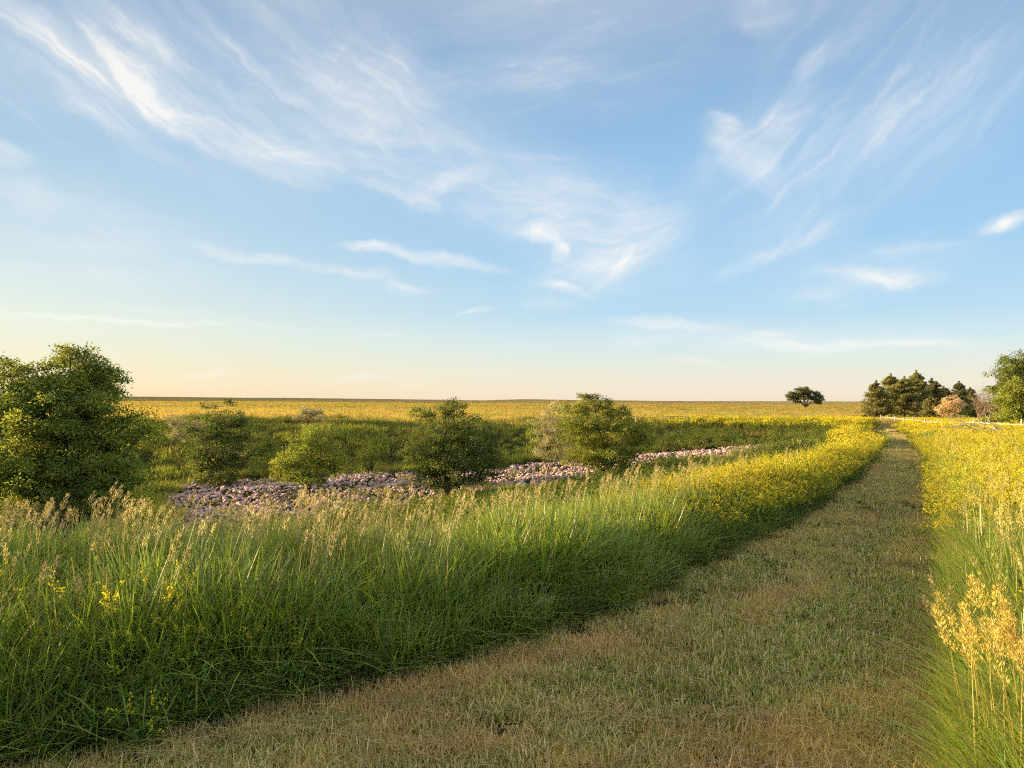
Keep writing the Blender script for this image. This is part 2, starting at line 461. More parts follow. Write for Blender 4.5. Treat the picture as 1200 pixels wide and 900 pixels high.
YEL = (.70, .60, .045)
def clover(name, stems, h0, h1, r0, leafn, flown, leafL=.022, flL=.012, leafcol=(.10, .16, .03), wide=1.0, flfrom=.55):
    """sweet clover: branched leafy stems with spikes of small yellow flowers"""
    mb = MB()
    a = R.uniform(0, 6.283, stems); r = r0 * np.sqrt(R.rand(stems)) * .5
    base = np.stack([r * np.cos(a), r * np.sin(a), np.zeros(stems)], 1)
    h = R.uniform(h0, h1, stems); az = a + R.normal(0, .5, stems)
    lean = R.uniform(.1, .42, stems); curl = R.uniform(0, .12, stems)
    cs = jitter_cols((.13, .16, .05), stems, .2)
    blades(mb, base, az, h, .004, lean, curl, cs, cs, 4, wpow=5)
    def at(i, t):
        off = h[i] * (lean[i] * t + curl[i] * t * t)
        return np.stack([base[i, 0] + np.cos(az[i]) * off, base[i, 1] + np.sin(az[i]) * off, h[i] * (t - .32 * curl[i] * t ** 2.5)], 1)
    i = R.randint(0, stems, leafn); t = R.uniform(.12, .95, leafn)
    s = rdir(leafn); s[:, 2] = np.abs(s[:, 2]) * .5
    pos = at(i, t) + s * R.uniform(.01, .09, (leafn, 1)) * wide
    leaves(mb, pos, s + np.array([0, 0, .25]), rdir(leafn) + np.array([0, 0, 1.2]), R.uniform(.7, 1.3, leafn) * leafL, leafL * .55, jitter_cols(leafcol, leafn, .3, .1))
    # flower spikes
    nsp = max(1, flown // 10)
    i = R.randint(0, stems, nsp); t = flfrom + (1 - flfrom) * R.rand(nsp) ** .7
    s = rdir(nsp); s[:, 2] = np.abs(s[:, 2]) * .8 + .5; s /= np.linalg.norm(s, axis=1, keepdims=True)
    p0 = at(i, t) + s * .02
    Ls = R.uniform(.04, .09, nsp)
    for k in range(10):
        q = p0 + s * (Ls * (.25 + .85 * k / 10.))[:, None] * (1.0 + .2 * wide) + R.normal(0, .004, (nsp, 3)) * wide
        leaves(mb, q, s * .4 + rdir(nsp), rdir(nsp), flL, flL * .6, jitter_cols(YEL, nsp, .15, .05))
    return mb.build(name, M_FLOWER)

def leafy_weed(name, stems, h0, h1, r0, leafn, leafL, col, mat=M_WEED):
    mb = MB()
    a = R.uniform(0, 6.283, stems); r = r0 * np.sqrt(R.rand(stems)) * .6
    base = np.stack([r * np.cos(a), r * np.sin(a), np.zeros(stems)], 1)
    h = R.uniform(h0, h1, stems)
    blades(mb, base, a, h, .005, R.uniform(.1, .5, stems), R.uniform(0, .2, stems), np.array((.09, .08, .04)), np.array((.1, .12, .04)), 3, wpow=5)
    i = R.randint(0, stems, leafn); t = R.rand(leafn) ** .6
    lp = base[i] + np.stack([np.cos(a[i]) * h[i] * .35 * t, np.sin(a[i]) * h[i] * .35 * t, h[i] * t], 1) + R.normal(0, .03 + .12 * r0, (leafn, 3))
    lp[:, 2] = np.abs(lp[:, 2])
    d = rdir(leafn); d[:, 2] = d[:, 2] * .5 + .2
    leaves(mb, lp, d, rdir(leafn) + np.array([0, 0, 1.]), R.uniform(.6, 1.3, leafn) * leafL, leafL * .45, jitter_cols(col, leafn, .3, .1))
    return mb.build(name, mat)

# ------------------------------------------------------------------ stuff: tall grass left of the mown strip
def veg_h(x, y):
    """height factor rising away from the mown edge"""
    e = np.minimum(np.abs(x - Ledge(y)), np.abs(x - Redge(y)))
    return .42 + .58 * smooth(e / 1.1)
def in_left(x, y, m=0.): return x < Ledge(y) - m
def in_right(x, y, m=0.): return x > Redge(y) + m
def crest_d(x, y): return np.interp(x / np.maximum(y, .8), PU, CREST)

def clov_left(x, y):
    """share of clover left of the strip"""
    return np.clip(smooth((x + .22 * y - 3.5) / 3.6) , 0, 1)
def clov_right(x, y):
    return np.clip(smooth((y - 5.8) / 4), 0, 1)

near_src = [grass_clump('tall_grass_clump', 20, .11, .38, .70, .017, .14, .30, greens=(G1, G2)) for _ in range(3)] + \
           [grass_clump('tall_grass_clump', 18, .13, .28, .55, .021, .3, .8, greens=(G3, G2), dead=.1) for _ in range(2)] + \
           [grass_clump('tall_grass_clump', 18, .13, .40, .66, .014, .1, .2, greens=(G2, (.34, .40, .09)), dead=.25)] + \
           [grass_clump('tall_grass_clump', 16, .13, .22, .48, .024, .4, 1.1, greens=((.20, .30, .055), (.36, .46, .11)), dead=.06)]
x, y = sample(14500, -.86, .62, 2.6, 15, 1.0)
k = in_left(x, y, .04) & (y < crest_d(x, y) + 4.5)
pc = clov_left(x, y)
k &= (R.rand(len(x)) > pc * .72)
x, y = x[k], y[k]; n = len(x)
hv = veg_h(x, y) * (.56 + .85 * fbm(x, y, .55, 50)) * (1.0 - .15 * (clov_left(x, y)))
o = scatter('tall_grass', near_src, np.stack([x, y, height(x, y)], 1), R.uniform(0, 6.28, n), np.abs(R.normal(.06, .07, n)), R.normal(.3, 1.0, n),
            np.stack([(.35 + .7 * hv) * 1.05, (.35 + .7 * hv) * 1.05, hv * 1.04], 1), R.randint(0, len(near_src), n))
tag(o, 'thick band of tall green grass along the left of the mown strip', 'grass', kind='stuff')

# brome seed heads above the left grass
bro = [brome('seeding_brome', 3, .62, .80, .12) for _ in range(4)] + [brome('seeding_brome', 2, .52, .70, .1, col=(.42, .38, .17), spread=.02) for _ in range(2)]
x, y = sample(5200, -.86, .5, 3.4, 17, .6)
dc = y - crest_d(x, y)
pr = .10 + .9 * np.exp(-((dc - .6) / 1.5) ** 2)
pr *= .95 * (1 - .8 * clov_left(x, y)) * (.35 + .9 * fbm(x, y, 1.5, 60)) * (1.0 - .45 * smooth((x / y + .35) / .4))
k = in_left(x, y, .7) & (dc < 5) & (R.rand(len(x)) < pr)
x, y = x[k], y[k]; n = len(x)
s = R.uniform(.82, 1.12, n)
o = scatter('seeding_grass', bro, np.stack([x, y, height(x, y)], 1), R.normal(0, .6, n), np.abs(R.normal(.08, .06, n)), R.normal(0, .8, n), s, R.randint(0, 6, n))
tag(o, 'straw coloured seed heads nodding above the green grass on the left', 'grass', kind='stuff')

# low leafy weeds at the foot of the left grass
wd = [leafy_weed('leafy_weed', 9, .12, .34, .16, 170, .028, (.09, .15, .035)) for _ in range(3)] + [leafy_weed('leafy_weed', 7, .1, .3, .14, 190, .018, (.12, .18, .045)) for _ in range(2)]
x, y = sample(9000, -.86, .62, 2.6, 26, 1.2)
e = Ledge(y) - x
k = (e > -.12) & (R.rand(len(x)) < np.maximum(np.exp(-np.maximum(e, 0) / (.35 + .75 * smooth((-x) / 2))), .06)) & (y < 24)
x, y = x[k], y[k]; n = len(x)
o = scatter('weeds', wd, np.stack([x, y, height(x, y)], 1), R.uniform(0, 6.28, n), np.abs(R.normal(.05, .1, n)), R.uniform(0, 6.28, n), R.uniform(.6, 1.2, n), R.randint(0, 5, n))
tag(o, 'dark low leafy weeds along the foot of the tall grass', 'weeds', kind='stuff')

# ------------------------------------------------------------------ stuff: yellow sweet clover, both sides
cl = [clover('flowering_clover', 9, .42, .68, .22, 300, 340, flL=.015, leafcol=(.17, .24, .04)) for _ in range(4)] + [clover('flowering_clover', 8, .4, .6, .22, 320, 110) for _ in range(2)]
clf = [clover('flowering_clover', 14, .42, .66, .5, 200, 380, leafL=.05, flL=.036, wide=1.6, leafcol=(.17, .24, .04)) for _ in range(3)] + \
      [clover('leafy_clover', 14, .35, .55, .5, 320, 90, leafL=.055, flL=.028, wide=1.6, leafcol=(.18, .25, .045)) for _ in range(2)]
def put_clover(name, label, xs, ys, src, prob_low, smin, smax):
    n = len(xs)
    nf = fbm(xs, ys * .8, 3.5, 70)
    low = R.rand(n) < np.clip(prob_low + (.5 - nf) * 2.6, .05, .9)
    nb = len(src) - 2
    idx = np.where(low, nb + R.randint(0, 2, n), R.randint(0, nb, n))
    s = R.uniform(smin, smax, n)
    hv = veg_h(xs, ys)
    o = scatter(name, src, np.stack([xs, ys, height(xs, ys)], 1), R.uniform(0, 6.28, n), np.abs(R.normal(.05, .06, n)), R.uniform(0, 6.28, n),
                np.stack([s, s, s * (.25 + .75 * hv)], 1), idx)
    tag(o, label, 'wildflowers', kind='stuff')
x, y = sample(20000, -.2, .62, 5.0, 28, 1.0)
k = in_left(x, y, .06) & (R.rand(len(x)) < clov_left(x, y) * .62) & (y < crest_d(x, y) + 4)
put_clover('wildflowers', 'yellow sweet clover in bloom left of the mown strip', x[k], y[k], cl, .42, .75, 1.1)
x, y = sample(9500, .15, .62, 26, 72, 1.0)
k = (in_left(x, y, .1)) & ((y > np.interp(x / y, PU, FC) - 3) | (x / y > .44) | (y < crest_d(x, y) + 4)) & (R.rand(len(x)) < .9 * smooth((x / y - .16) / .2))
put_clover('wildflowers', 'far patch of yellow sweet clover between the rocks and the rail fence', x[k], y[k], clf, .5, .8, 1.15)
x, y = sample(10000, .44, .86, 5.0, 26, 1.0)
k = in_right(x, y, .06) & (R.rand(len(x)) < clov_right(x, y) * .8)
put_clover('wildflowers', 'yellow sweet clover in bloom right of the mown strip', x[k], y[k], cl, .46, .7, 1.15)
x, y = sample(5200, .44, .9, 24, 72, 1.0)
k = in_right(x, y, .1) & (R.rand(len(x)) < .85)
put_clover('wildflowers', 'far yellow sweet clover between the mown strip and the cedars', x[k], y[k], clf, .62, .75, 1.1)

x, y = sample(1100, -.8, -.05, 3.2, 5.4, 1.0)
k = in_left(x, y, .25) & (R.rand(len(x)) < .25 * smooth((-x - .3) / 1.5) * .9 * (fbm(x, y, .9, 77) > .5))
put_clover('wildflowers', 'leafy yellow green clover among the grass at lower left', x[k], y[k], cl, .75, .5, .85)
# ------------------------------------------------------------------ stuff: grass right of the strip
rt_src = [grass_clump('tall_grass_clump', 22, .11, .42, .74, .014, .08, .22, greens=((.12, .21, .03), (.25, .34, .05))) for _ in range(3)] + [grass_clump('tall_grass_clump', 18, .12, .32, .6, .019, .2, .6, greens=((.14, .24, .035), (.30, .38, .07)))]
x, y = sample(16000, .36, .9, 1.5, 30, 1.4)
k = in_right(x, y, .03) & (R.rand(len(x)) < 1 - .45 * clov_right(x, y))
x, y = x[k], y[k]; n = len(x)
hv = (.55 + .45 * smooth((x - Redge(y)) / .5)) * (.85 + .3 * fbm(x, y, 1.3, 80))
o = scatter('tall_grass', rt_src, np.stack([x, y, height(x, y)], 1), R.uniform(0, 6.28, n), np.abs(R.normal(.05, .05, n)), R.uniform(0, 6.28, n),
            np.stack([.3 + .75 * hv, .3 + .75 * hv, hv], 1), R.randint(0, 4, n))
tag(o, 'bright green tall grass along the right of the mown strip', 'grass', kind='stuff')
x, y = sample(5200, .36, .9, 2.4, 22, 1.1)
k = in_right(x, y, .25) & (R.rand(len(x)) < .28 * (1 - .5 * clov_right(x, y)) * (.3 + 1.2 * fbm(x, y, 1.2, 85)))
x, y = x[k], y[k]; n = len(x)
bror = [brome('seeding_brome', 3, .62, .84, .12, col=(.62, .55, .17)) for _ in range(4)]
o = scatter('seeding_grass', bror, np.stack([x, y, height(x, y)], 1), R.uniform(0, 6.28, n), np.abs(R.normal(.05, .05, n)), R.uniform(0, 6.28, n), R.uniform(.8, 1.1, n), R.randint(0, 4, n))
tag(o, 'golden seed heads standing in the grass on the right', 'grass', kind='stuff')

# ------------------------------------------------------------------ stuff: the mown strip
def stub(name, n, r, h0, h1, w, lying=12, L=.12):
    mb = MB()
    a = R.uniform(0, 6.283, n); q = r * np.sqrt(R.rand(n))
    base = np.stack([q * np.cos(a), q * np.sin(a), np.full(n, -.008)], 1)
    c = jitter_cols((.27, .32, .065), n, .55, .14)
    st = R.rand(n) < .34
    c[st] = jitter_cols((.66, .54, .28), st.sum(), .4, .06)
    blades(mb, base, R.uniform(0, 6.28, n), R.uniform(h0, h1, n), w * R.uniform(.6, 1.3, n), np.abs(R.normal(.12, .2, n)), np.abs(R.normal(.1, .18, n)), c, c * 1.3, 2, wpow=2.5)
    if lying:
        a = R.uniform(0, 6.28, lying); q = r * R.rand(lying)
        p = np.stack([q * np.cos(a), q * np.sin(a), R.uniform(.004, .03, lying)], 1)
        d = rdir(lying); d[:, 2] *= .12
        leaves(mb, p, d, np.tile([0, 0, 1.], (lying, 1)) + rdir(lying) * .3, R.uniform(.4, 1.2, lying) * L, .005, jitter_cols((.62, .50, .28), lying, .3, .05))
    return mb.build(name, M_MOWN)
ms = [stub('mown_tuft', 46, .10, .022, .075, .0072, 4) for _ in range(5)]
x, y = sample(21000, -.9, .62, 2.3, 14, 1.25)
k = (x > Ledge(y) - .35) & (x < Redge(y) + .12)
k &= R.rand(len(x)) < .45 + 1.0 * fbm(x, y, .45, 97)
x, y = x[k], y[k]; n = len(x)
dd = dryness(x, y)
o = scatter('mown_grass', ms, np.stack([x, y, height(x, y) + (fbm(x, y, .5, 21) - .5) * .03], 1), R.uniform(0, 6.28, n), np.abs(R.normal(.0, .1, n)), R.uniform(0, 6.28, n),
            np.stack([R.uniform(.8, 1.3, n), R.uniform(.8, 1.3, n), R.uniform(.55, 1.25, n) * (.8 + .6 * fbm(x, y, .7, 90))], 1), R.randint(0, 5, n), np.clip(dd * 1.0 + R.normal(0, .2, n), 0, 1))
tag(o, 'mown strip of short green and straw coloured grass', 'grass', kind='stuff')
print('mown', n)
mf = [stub('mown_tuft', 60, .34, .03, .07, .014, 10, .25) for _ in range(4)]
x, y = sample(14000, .2, .62, 12, 72, 1.2)
k = (x > Ledge(y) - .3) & (x < Redge(y) + .1)
x, y = x[k], y[k]; n = len(x)
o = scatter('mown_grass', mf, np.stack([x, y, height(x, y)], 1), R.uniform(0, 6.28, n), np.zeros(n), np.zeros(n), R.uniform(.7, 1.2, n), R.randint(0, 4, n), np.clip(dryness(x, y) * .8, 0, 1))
tag(o, 'far end of the mown strip running to the gate', 'grass', kind='stuff')

x, y = sample(900, -.6, .62, 2.5, 16, 1.3)
k = (x > Ledge(y) + .1) & (x < Redge(y) - .1) & (R.rand(len(x)) < np.clip((fbm(x, y, .7, 66) - .45) * 5, 0, .8))
x, y = x[k], y[k]; n = len(x); sz_ = R.uniform(.3, .6, n)
o = scatter('weeds', wd, np.stack([x, y, height(x, y)], 1), R.uniform(0, 6.28, n), np.zeros(n), np.zeros(n), np.stack([sz_ * 1.2, sz_ * 1.2, sz_ * .32], 1), R.randint(0, 5, n))
tag(o, 'flat green weeds growing low in the mown strip', 'weeds', kind='stuff')

# loose hay left by the mower
def hay(name, n, r):
    mb = MB(); a = R.uniform(0, 6.28, n); q = r * np.abs(R.normal(0, .5, n))
    p = np.stack([q * np.cos(a) * 1.6, q * np.sin(a) * .7, R.uniform(.01, .065, n) * np.exp(-q / r)], 1)
    d = rdir(n); d[:, 2] *= .15; d[:, 0] *= 1.8
    leaves(mb, p, d, np.tile([0, 0, 1.], (n, 1)) + rdir(n) * .3, R.uniform(.08, .3, n), .0042, jitter_cols((.52, .41, .22), n, .25, .05))
    return mb.build(name, M_STRAW)
hs_ = [hay('hay_litter', 130, .35) for _ in range(3)]
hp = [(-.85, 3.55), (-1.15, 3.45), (-.55, 3.75), (-.3, 3.35), (1.25, 3.7), (1.35, 3.2), (.9, 3.1), (-1.5, 3.3), (.55, 3.6), (1.6, 4.1), (2.5, 6.6), (1.9, 7.6), (3.0, 9.4), (.1, 4.6), (3.9, 8.1), (-.6, 3.2)]
hx = np.array([p[0] for p in hp]); hy = np.array([p[1] for p in hp]); n = len(hp)
o = scatter('hay_litter', hs_, np.stack([hx, hy, height(hx, hy) + .02], 1), R.uniform(-.5, .5, n), np.zeros(n), np.zeros(n), R.uniform(.6, 1.1, n), R.randint(0, 3, n))
tag(o, 'loose pale hay left lying on the mown strip', 'hay', kind='stuff')

# ------------------------------------------------------------------ stuff: gully banks and the prairie
bank = [grass_clump('bank_grass_clump', 44, .38, .22, .46, .022, .2, .4, greens=((.20, .25, .045), (.36, .38, .08)), dead=.05, seg=3, mat=M_PRAIRIE) for _ in range(3)] + \
       [leafy_weed('bank_shrub', 12, .25, .5, .45, 260, .06, (.16, .21, .045)) for _ in range(2)] + \
       [grass_clump('bank_grass_clump', 40, .38, .25, .5, .02, .2, .4, greens=((.24, .24, .07), (.40, .31, .12)), dead=.25, seg=3, mat=M_PRAIRIE)]
x, y = sample(15000, -.82, .5, 9, 66, .75)
u = x / y; f1 = np.interp(u, PU, FL1); f2_ = np.interp(u, PU, FL2); fc = np.interp(u, PU, FC)
rocky = (y > f1 - 2.5) & (y < f2_ + .8) & (u > -.46) & (u < .39)
k = (y > crest_d(x, y) + 4) & ~rocky & in_left(x, y, .2) & (y < fc + 5)
x, y, u = x[k], y[k], u[k]; n = len(x)
b = fbm(x, y, 5, 101)
onfar = y > np.interp(u, PU, FL2)
idx = np.where(b > .56, 3 + R.randint(0, 2, n), R.randint(0, 3, n)); idx = np.where(R.rand(n) < .07, 5, idx)
o = scatter('bank_grass', bank, np.stack([x, y, height(x, y)], 1), R.uniform(0, 6.28, n), np.abs(R.normal(0, .1, n)), R.uniform(0, 6.28, n), R.uniform(.6, 1.4, n) * (.5 + 1.0 * fbm(x, y, 2.2, 104)), idx)
tag(o, 'rough green grass and low growth covering the gully banks', 'grass', kind='stuff')

GOLD = ((.46, .33, .11), (.58, .42, .15)); GG = ((.32, .33, .085), (.44, .41, .12))
pr1 = [grass_clump('prairie_clump', 50, .8, .25, .5, .045, .1, .25, greens=GOLD, dead=.2, tipc=(.68, .49, .18), seg=2, mat=M_PRAIRIE) for _ in range(3)] + \
      [grass_clump('prairie_clump', 50, .8, .25, .45, .045, .1, .25, greens=GG, dead=.1, tipc=(.50, .47, .13), seg=2, mat=M_PRAIRIE) for _ in range(2)]
def prairie(name, cnt, d0, d1, p, s0, s1, sz, label):
    x, y = sample(cnt, -.86, .9, d0, d1, p)
    u = x / y
    k = (y > np.interp(u, PU, FC) - 2) & ~((x > Ledge(y) - .5) & (x < Redge(y) + .5) & (y < 75))
    x, y = x[k], y[k]; n = len(x)
    b = fbm(x * .35, y, 16, 111) + .25 * smooth((75 - y) / 20) - .16 * smooth((y - 85) / 50)
    idx = np.where(b > .55 + R.normal(0, .05, n), 3 + R.randint(0, 2, n), R.randint(0, 3, n))
    s = R.uniform(s0, s1, n)
    o = scatter(name, pr1, np.stack([x, y, height(x, y)], 1), R.uniform(0, 6.28, n), np.zeros(n), np.zeros(n), np.stack([s, s, R.uniform(.7, 1.3, n) * sz], 1), idx)
    tag(o, label, 'grass', kind='stuff')
prairie('prairie_grass', 11000, 50, 160, .9, .8, 1.4, 1.0, 'golden prairie grass beyond the gully')
prairie('prairie_grass', 6000, 140, 560, 1.2, 2.5, 5.0, 1.2, 'far golden prairie reaching towards the horizon')

x, y = sample(1500, -.48, .40, 25, 51, .3); u = x / y
k = (y > np.interp(u, PU, FL1) - 2.5) & (y < np.interp(u, PU, FL2) + .8) & (R.rand(len(x)) < np.clip((fbm(x, y, 3.5, 140) - .5) * 4, .02, .6))
x, y = x[k], y[k]; n = len(x)
o = scatter('rock_weeds', bank, np.stack([x, y, height(x, y)], 1), R.uniform(0, 6.28, n), np.abs(R.normal(0, .1, n)), R.uniform(0, 6.28, n), R.uniform(.6, 1.15, n), R.randint(0, 5, n))
tag(o, 'grass and weeds growing up between the rocks', 'weeds', kind='stuff')

# ------------------------------------------------------------------ rocks
def rock_mesh(name, seed):
    rs = np.random.RandomState(seed)
    import bmesh
    bm = bmesh.new()
    for _ in range(22):
        v = rs.normal(size=3); v /= np.linalg.norm(v)
        v = v * (1 + rs.uniform(-.22, .12)) * np.array([1, .8, .62])
        bm.verts.new(v)
    bmesh.ops.convex_hull(bm, input=bm.verts)
    bmesh.ops.delete(bm, geom=[v for v in bm.verts if not v.link_faces], context='VERTS')
    bmesh.ops.bevel(bm, geom=bm.edges[:], offset=.035, segments=1, affect='EDGES', clamp_overlap=True)
    bmesh.ops.triangulate(bm, faces=bm.faces[:])
    me = bpy.data.meshes.new(name); bm.to_mesh(me); bm.free()
    me.materials.append(M_ROCK)
    return me
rocks = [rock_mesh('quartzite_rock', 300 + i) for i in range(10)]
x, y = sample(19000, -.50, .42, 24, 52, 0.2)
u = x / y; px = u * F + 600
f1 = np.interp(u, PU, FL1); f2_ = np.interp(u, PU, FL2)
edge = (fbm(x, y, 3, 131) - .5) * 3
k = (y > f1 - 2.0 + edge) & (y < f2_ + .6 + edge) & (px > 195 + edge * 8) & (px < 938 + edge * 5) & (R.rand(len(x)) < .85)
x, y = x[k], y[k]; n = len(x)
print('rocks', n)
sz = .065 + .10 * R.rand(n) ** 2.4 + .09 * (R.rand(n) < .03)
app = sz / y
order = np.argsort(-app)
grp = 'pink quartzite boulders dumped along the gully'
for q in order[:300]:
    o = bpy.data.objects.new('quartzite_boulder', rocks[R.randint(0, 10)]); COL.objects.link(o)
    o.location = (x[q], y[q], H(x[q], y[q]) + sz[q] * .3)
    o.rotation_euler = (R.uniform(-.5, .5), R.uniform(-.5, .5), R.uniform(0, 6.28))
    s = sz[q] * 1.15; o.scale = (s, s * R.uniform(.8, 1.1), s * R.uniform(.75, 1.1))
    tag(o, 'large pinkish angular boulder among the riprap along the gully floor', 'boulder', grp)
rv = []; rf = []
for me in rocks:
    v = np.empty(len(me.vertices) * 3, np.float32); me.vertices.foreach_get('co', v); rv.append(v.reshape(-1, 3))
    t = np.empty(len(me.polygons) * 3, np.int32); me.polygons.foreach_get('vertices', t); rf.append(t.reshape(-1, 3))
mb = MB()
for q in order[300:]:
    i = R.randint(0, 10); m3 = np.array(Matrix.Rotation(R.uniform(0, 6.28), 3, 'Z') @ Matrix.Rotation(R.uniform(-.5, .5), 3, 'X'))
    v = (rv[i] * sz[q] * R.uniform(.8, 1.2, 3)) @ m3.T + np.array([x[q], y[q], H(x[q], y[q]) + sz[q] * .25])
    mb.add(v, rf[i], (.4, .3, .27))
o = link('riprap_stones', mb.build('riprap_stones', M_ROCK))
tag(o, 'smaller pinkish riprap stones covering the gully floor', 'stones', kind='stuff')

# ------------------------------------------------------------------ trees
def curve_pts(a, b, k, wob, sag=0):
    a = np.asarray(a, float); b = np.asarray(b, float)
    t = np.linspace(0, 1, k)[:, None]; L = np.linalg.norm(b - a)
    p = a * (1 - t) + b * t
    w = R.normal(0, wob * L, (k, 3)); w[0] = 0; w[-1] = 0
    p += w; p[:, 2] += (sag * L * np.sin(t[:, 0] * math.pi))
    return p

def broad_tree(name, px, ybase, d, lobes, label, cat='tree', nleaf=22000, leafL=.07, col=(.07, .12, .03), col2=None, mat=M_LEAF, bark=M_BARK, trunks=1,
               trunk_r=.10, clump=.26, asp=.5, group=None, up=.6, shell=.5, fork=.35, twigs=.5, sag=.06):
    """lobes: (px, py, rx px, ry px, depth offset m, depth radius factor)"""
    gx_ = (px - 600) / F * d
    base = np.array([gx_, d, H(gx_, d)])
    root = empty(name, base, label, cat, group)
    mt = MB(); mc = MB()
    cen = []; rr = []
    for l in lobes:
        p = P(l[0], l[1], d + l[4]); s = (d + l[4]) / F
        cen.append(np.array(p) - base); rr.append(np.array([l[2] * s, (l[2] + l[3]) * .5 * s * l[5], l[3] * s]))
    cen = np.array(cen); rr = np.array(rr)
    zt = cen[:, 2].min() * fork
    ctr = cen.mean(0)
    tops = []
    for t in range(trunks):
        a = np.array([R.normal(0, .12) * (t > 0), R.normal(0, .12) * (t > 0), -.15]) * (1 if trunks > 1 else 1)
        b = np.array([ctr[0] * .35 + R.normal(0, .25) * (trunks > 1), ctr[1] * .3 + R.normal(0, .2) * (trunks > 1), max(zt, .3)])
        tube(mt, curve_pts(a, b, 5, .02), np.linspace(trunk_r * 1.25, trunk_r * .75, 5), (.1, .08, .06), 8)
        tops.append(b)
    vol = rr.prod(1) ** .72; share = vol / vol.sum()
    for i in range(len(cen)):
        tp = tops[i % len(tops)]
        pts = curve_pts(tp, cen[i], 6, .035, sag)
        tube(mt, pts, np.linspace(trunk_r * .55, trunk_r * .16, 6), (.1, .08, .06), 6)
        nl = int(nleaf * share[i]); lpc = 90
        ncl = max(4, nl // lpc)
        dr_ = rdir(ncl); dr_[:, 2] = np.where(dr_[:, 2] < -.3, dr_[:, 2] * .6, dr_[:, 2])
        q = (shell + (1.0 - shell) * R.rand(ncl) ** .6) * R.uniform(.85, 1.28, ncl)
        cc = cen[i] + dr_ * rr[i] * q[:, None]
        nt_ = int(ncl * twigs)
        for j in range(nt_):
            st = pts[R.randint(3, 6)]
            tube(mt, curve_pts(st, cc[j], 4, .05, sag), np.linspace(trunk_r * .14, .004, 4), (.1, .08, .06), 4)
        csz = clump * R.uniform(.5, 1.15, ncl)
        idx = np.repeat(np.arange(ncl), lpc)
        off = np.clip(R.normal(0, .5, (len(idx), 3)), -.95, .95) * csz[idx][:, None] * np.array([1.15, 1.15, .62])
        off[:, 2] -= .12 * (off[:, 0] ** 2 + off[:, 1] ** 2) / np.maximum(csz[idx], .05)
        pos = cc[idx] + off
        dd_ = rdir(len(idx)) * .8 + off * 1.5 / np.maximum(csz[idx][:, None], .05) * .5; dd_[:, 2] -= .15
        cj = np.array(col)
        ck = jitter_cols(cj, ncl, .22, .08)[idx] * (1 + R.uniform(-.22, .22, (len(idx), 1)))
        if col2 is not None:
            w = (R.rand(ncl) < .35)[idx][:, None]
            ck = np.where(w, np.array(col2) * (1 + R.uniform(-.2, .2, (len(idx), 1))), ck)
        leaves(mc, pos, dd_, rdir(len(idx)) + np.array([0, 0, up]), leafL * R.uniform(.6, 1.3, len(idx)), leafL * asp, ck)
    link('trunk', mt.build('trunk', bark, True), root)
    link('crown', mc.build('crown', mat), root)
    return root

GT = (.18, .235, .05); GT2 = (.10, .15, .035); YG = (.30, .34, .07)
# big tree at the left edge
broad_tree('broadleaf_tree', 70, 640, 21.5, [
    (14, 446, 36, 28, -.6, 1), (-35, 480, 34, 40, .3, 1), (85, 440, 38, 30, .2, 1), (112, 462, 30, 34, .6, 1), (60, 495, 60, 40, -.8, 1.1), (120, 512, 42, 28, .2, 1),
    (158, 492, 20, 9, .4, 1), (166, 512, 18, 12, .6, 1), (10, 540, 60, 40, -1.2, 1), (80, 545, 62, 36, -.9, 1.1), (135, 560, 34, 28, -.2, 1), (150, 535, 26, 20, .4, 1), (-20, 560, 40, 40, 0, 1), (50, 585, 70, 26, -1.2, 1), (130, 585, 34, 20, -.6, 1), (82, 420, 16, 12, .3, 1), (128, 448, 16, 18, .5, 1), (100, 475, 40, 26, -.3, 1), (48, 468, 26, 24, -.4, 1), (30, 480, 40, 26, -.8, 1), (105, 430, 18, 14, .4, 1)],
    'big spreading green tree at the left edge rising above the horizon', nleaf=84000, leafL=.092, col=GT, col2=(.34, .37, .07), trunks=3, trunk_r=.13, clump=.30, shell=.35)
broad_tree('broadleaf_tree', 245, 572, 40, [
    (262, 492, 22, 18, 0, 1), (240, 508, 18, 16, -.4, 1), (275, 510, 17, 15, .3, 1), (250, 530, 26, 20, -.5, 1), (272, 540, 20, 20, 0, 1), (238, 545, 18, 16, 0, 1), (256, 560, 24, 12, -.4, 1)],
    'small green tree in the gully just right of the big left tree', nleaf=21000, leafL=.11, col=(.13, .185, .055), col2=(.27, .29, .11), clump=.34, trunk_r=.09)
broad_tree('broadleaf_tree', 365, 578, 33, [
    (362, 520, 22, 16, 0, 1), (345, 540, 20, 18, -.3, 1), (378, 535, 24, 20, .2, 1), (360, 558, 26, 16, -.4, 1), (395, 548, 16, 14, .3, 1), (335, 556, 12, 12, 0, 1)],
    'short yellow green tree beside the rocks between two taller trees', nleaf=19000, leafL=.085, col=YG, col2=(.20, .25, .06), clump=.28, trunk_r=.07)
broad_tree('broadleaf_tree', 530, 578, 31.5, [
    (522, 478, 13, 11, 0, 1), (493, 483, 17, 9, -.2, 1), (536, 484, 14, 10, .2, 1), (518, 508, 30, 18, -.3, 1), (548, 500, 22, 18, .3, 1), (562, 522, 24, 20, .2, 1), (500, 528, 26, 22, -.3, 1), (535, 535, 38, 24, -.5, 1), (570, 545, 22, 22, 0, 1), (525, 560, 40, 16, -.4, 1), (505, 550, 22, 18, 0, 1)],
    'dark green many stemmed tree in the middle beside the rocks', nleaf=34000, leafL=.085, col=(.145, .19, .055), col2=(.21, .25, .065), clump=.27, trunks=3, trunk_r=.08)
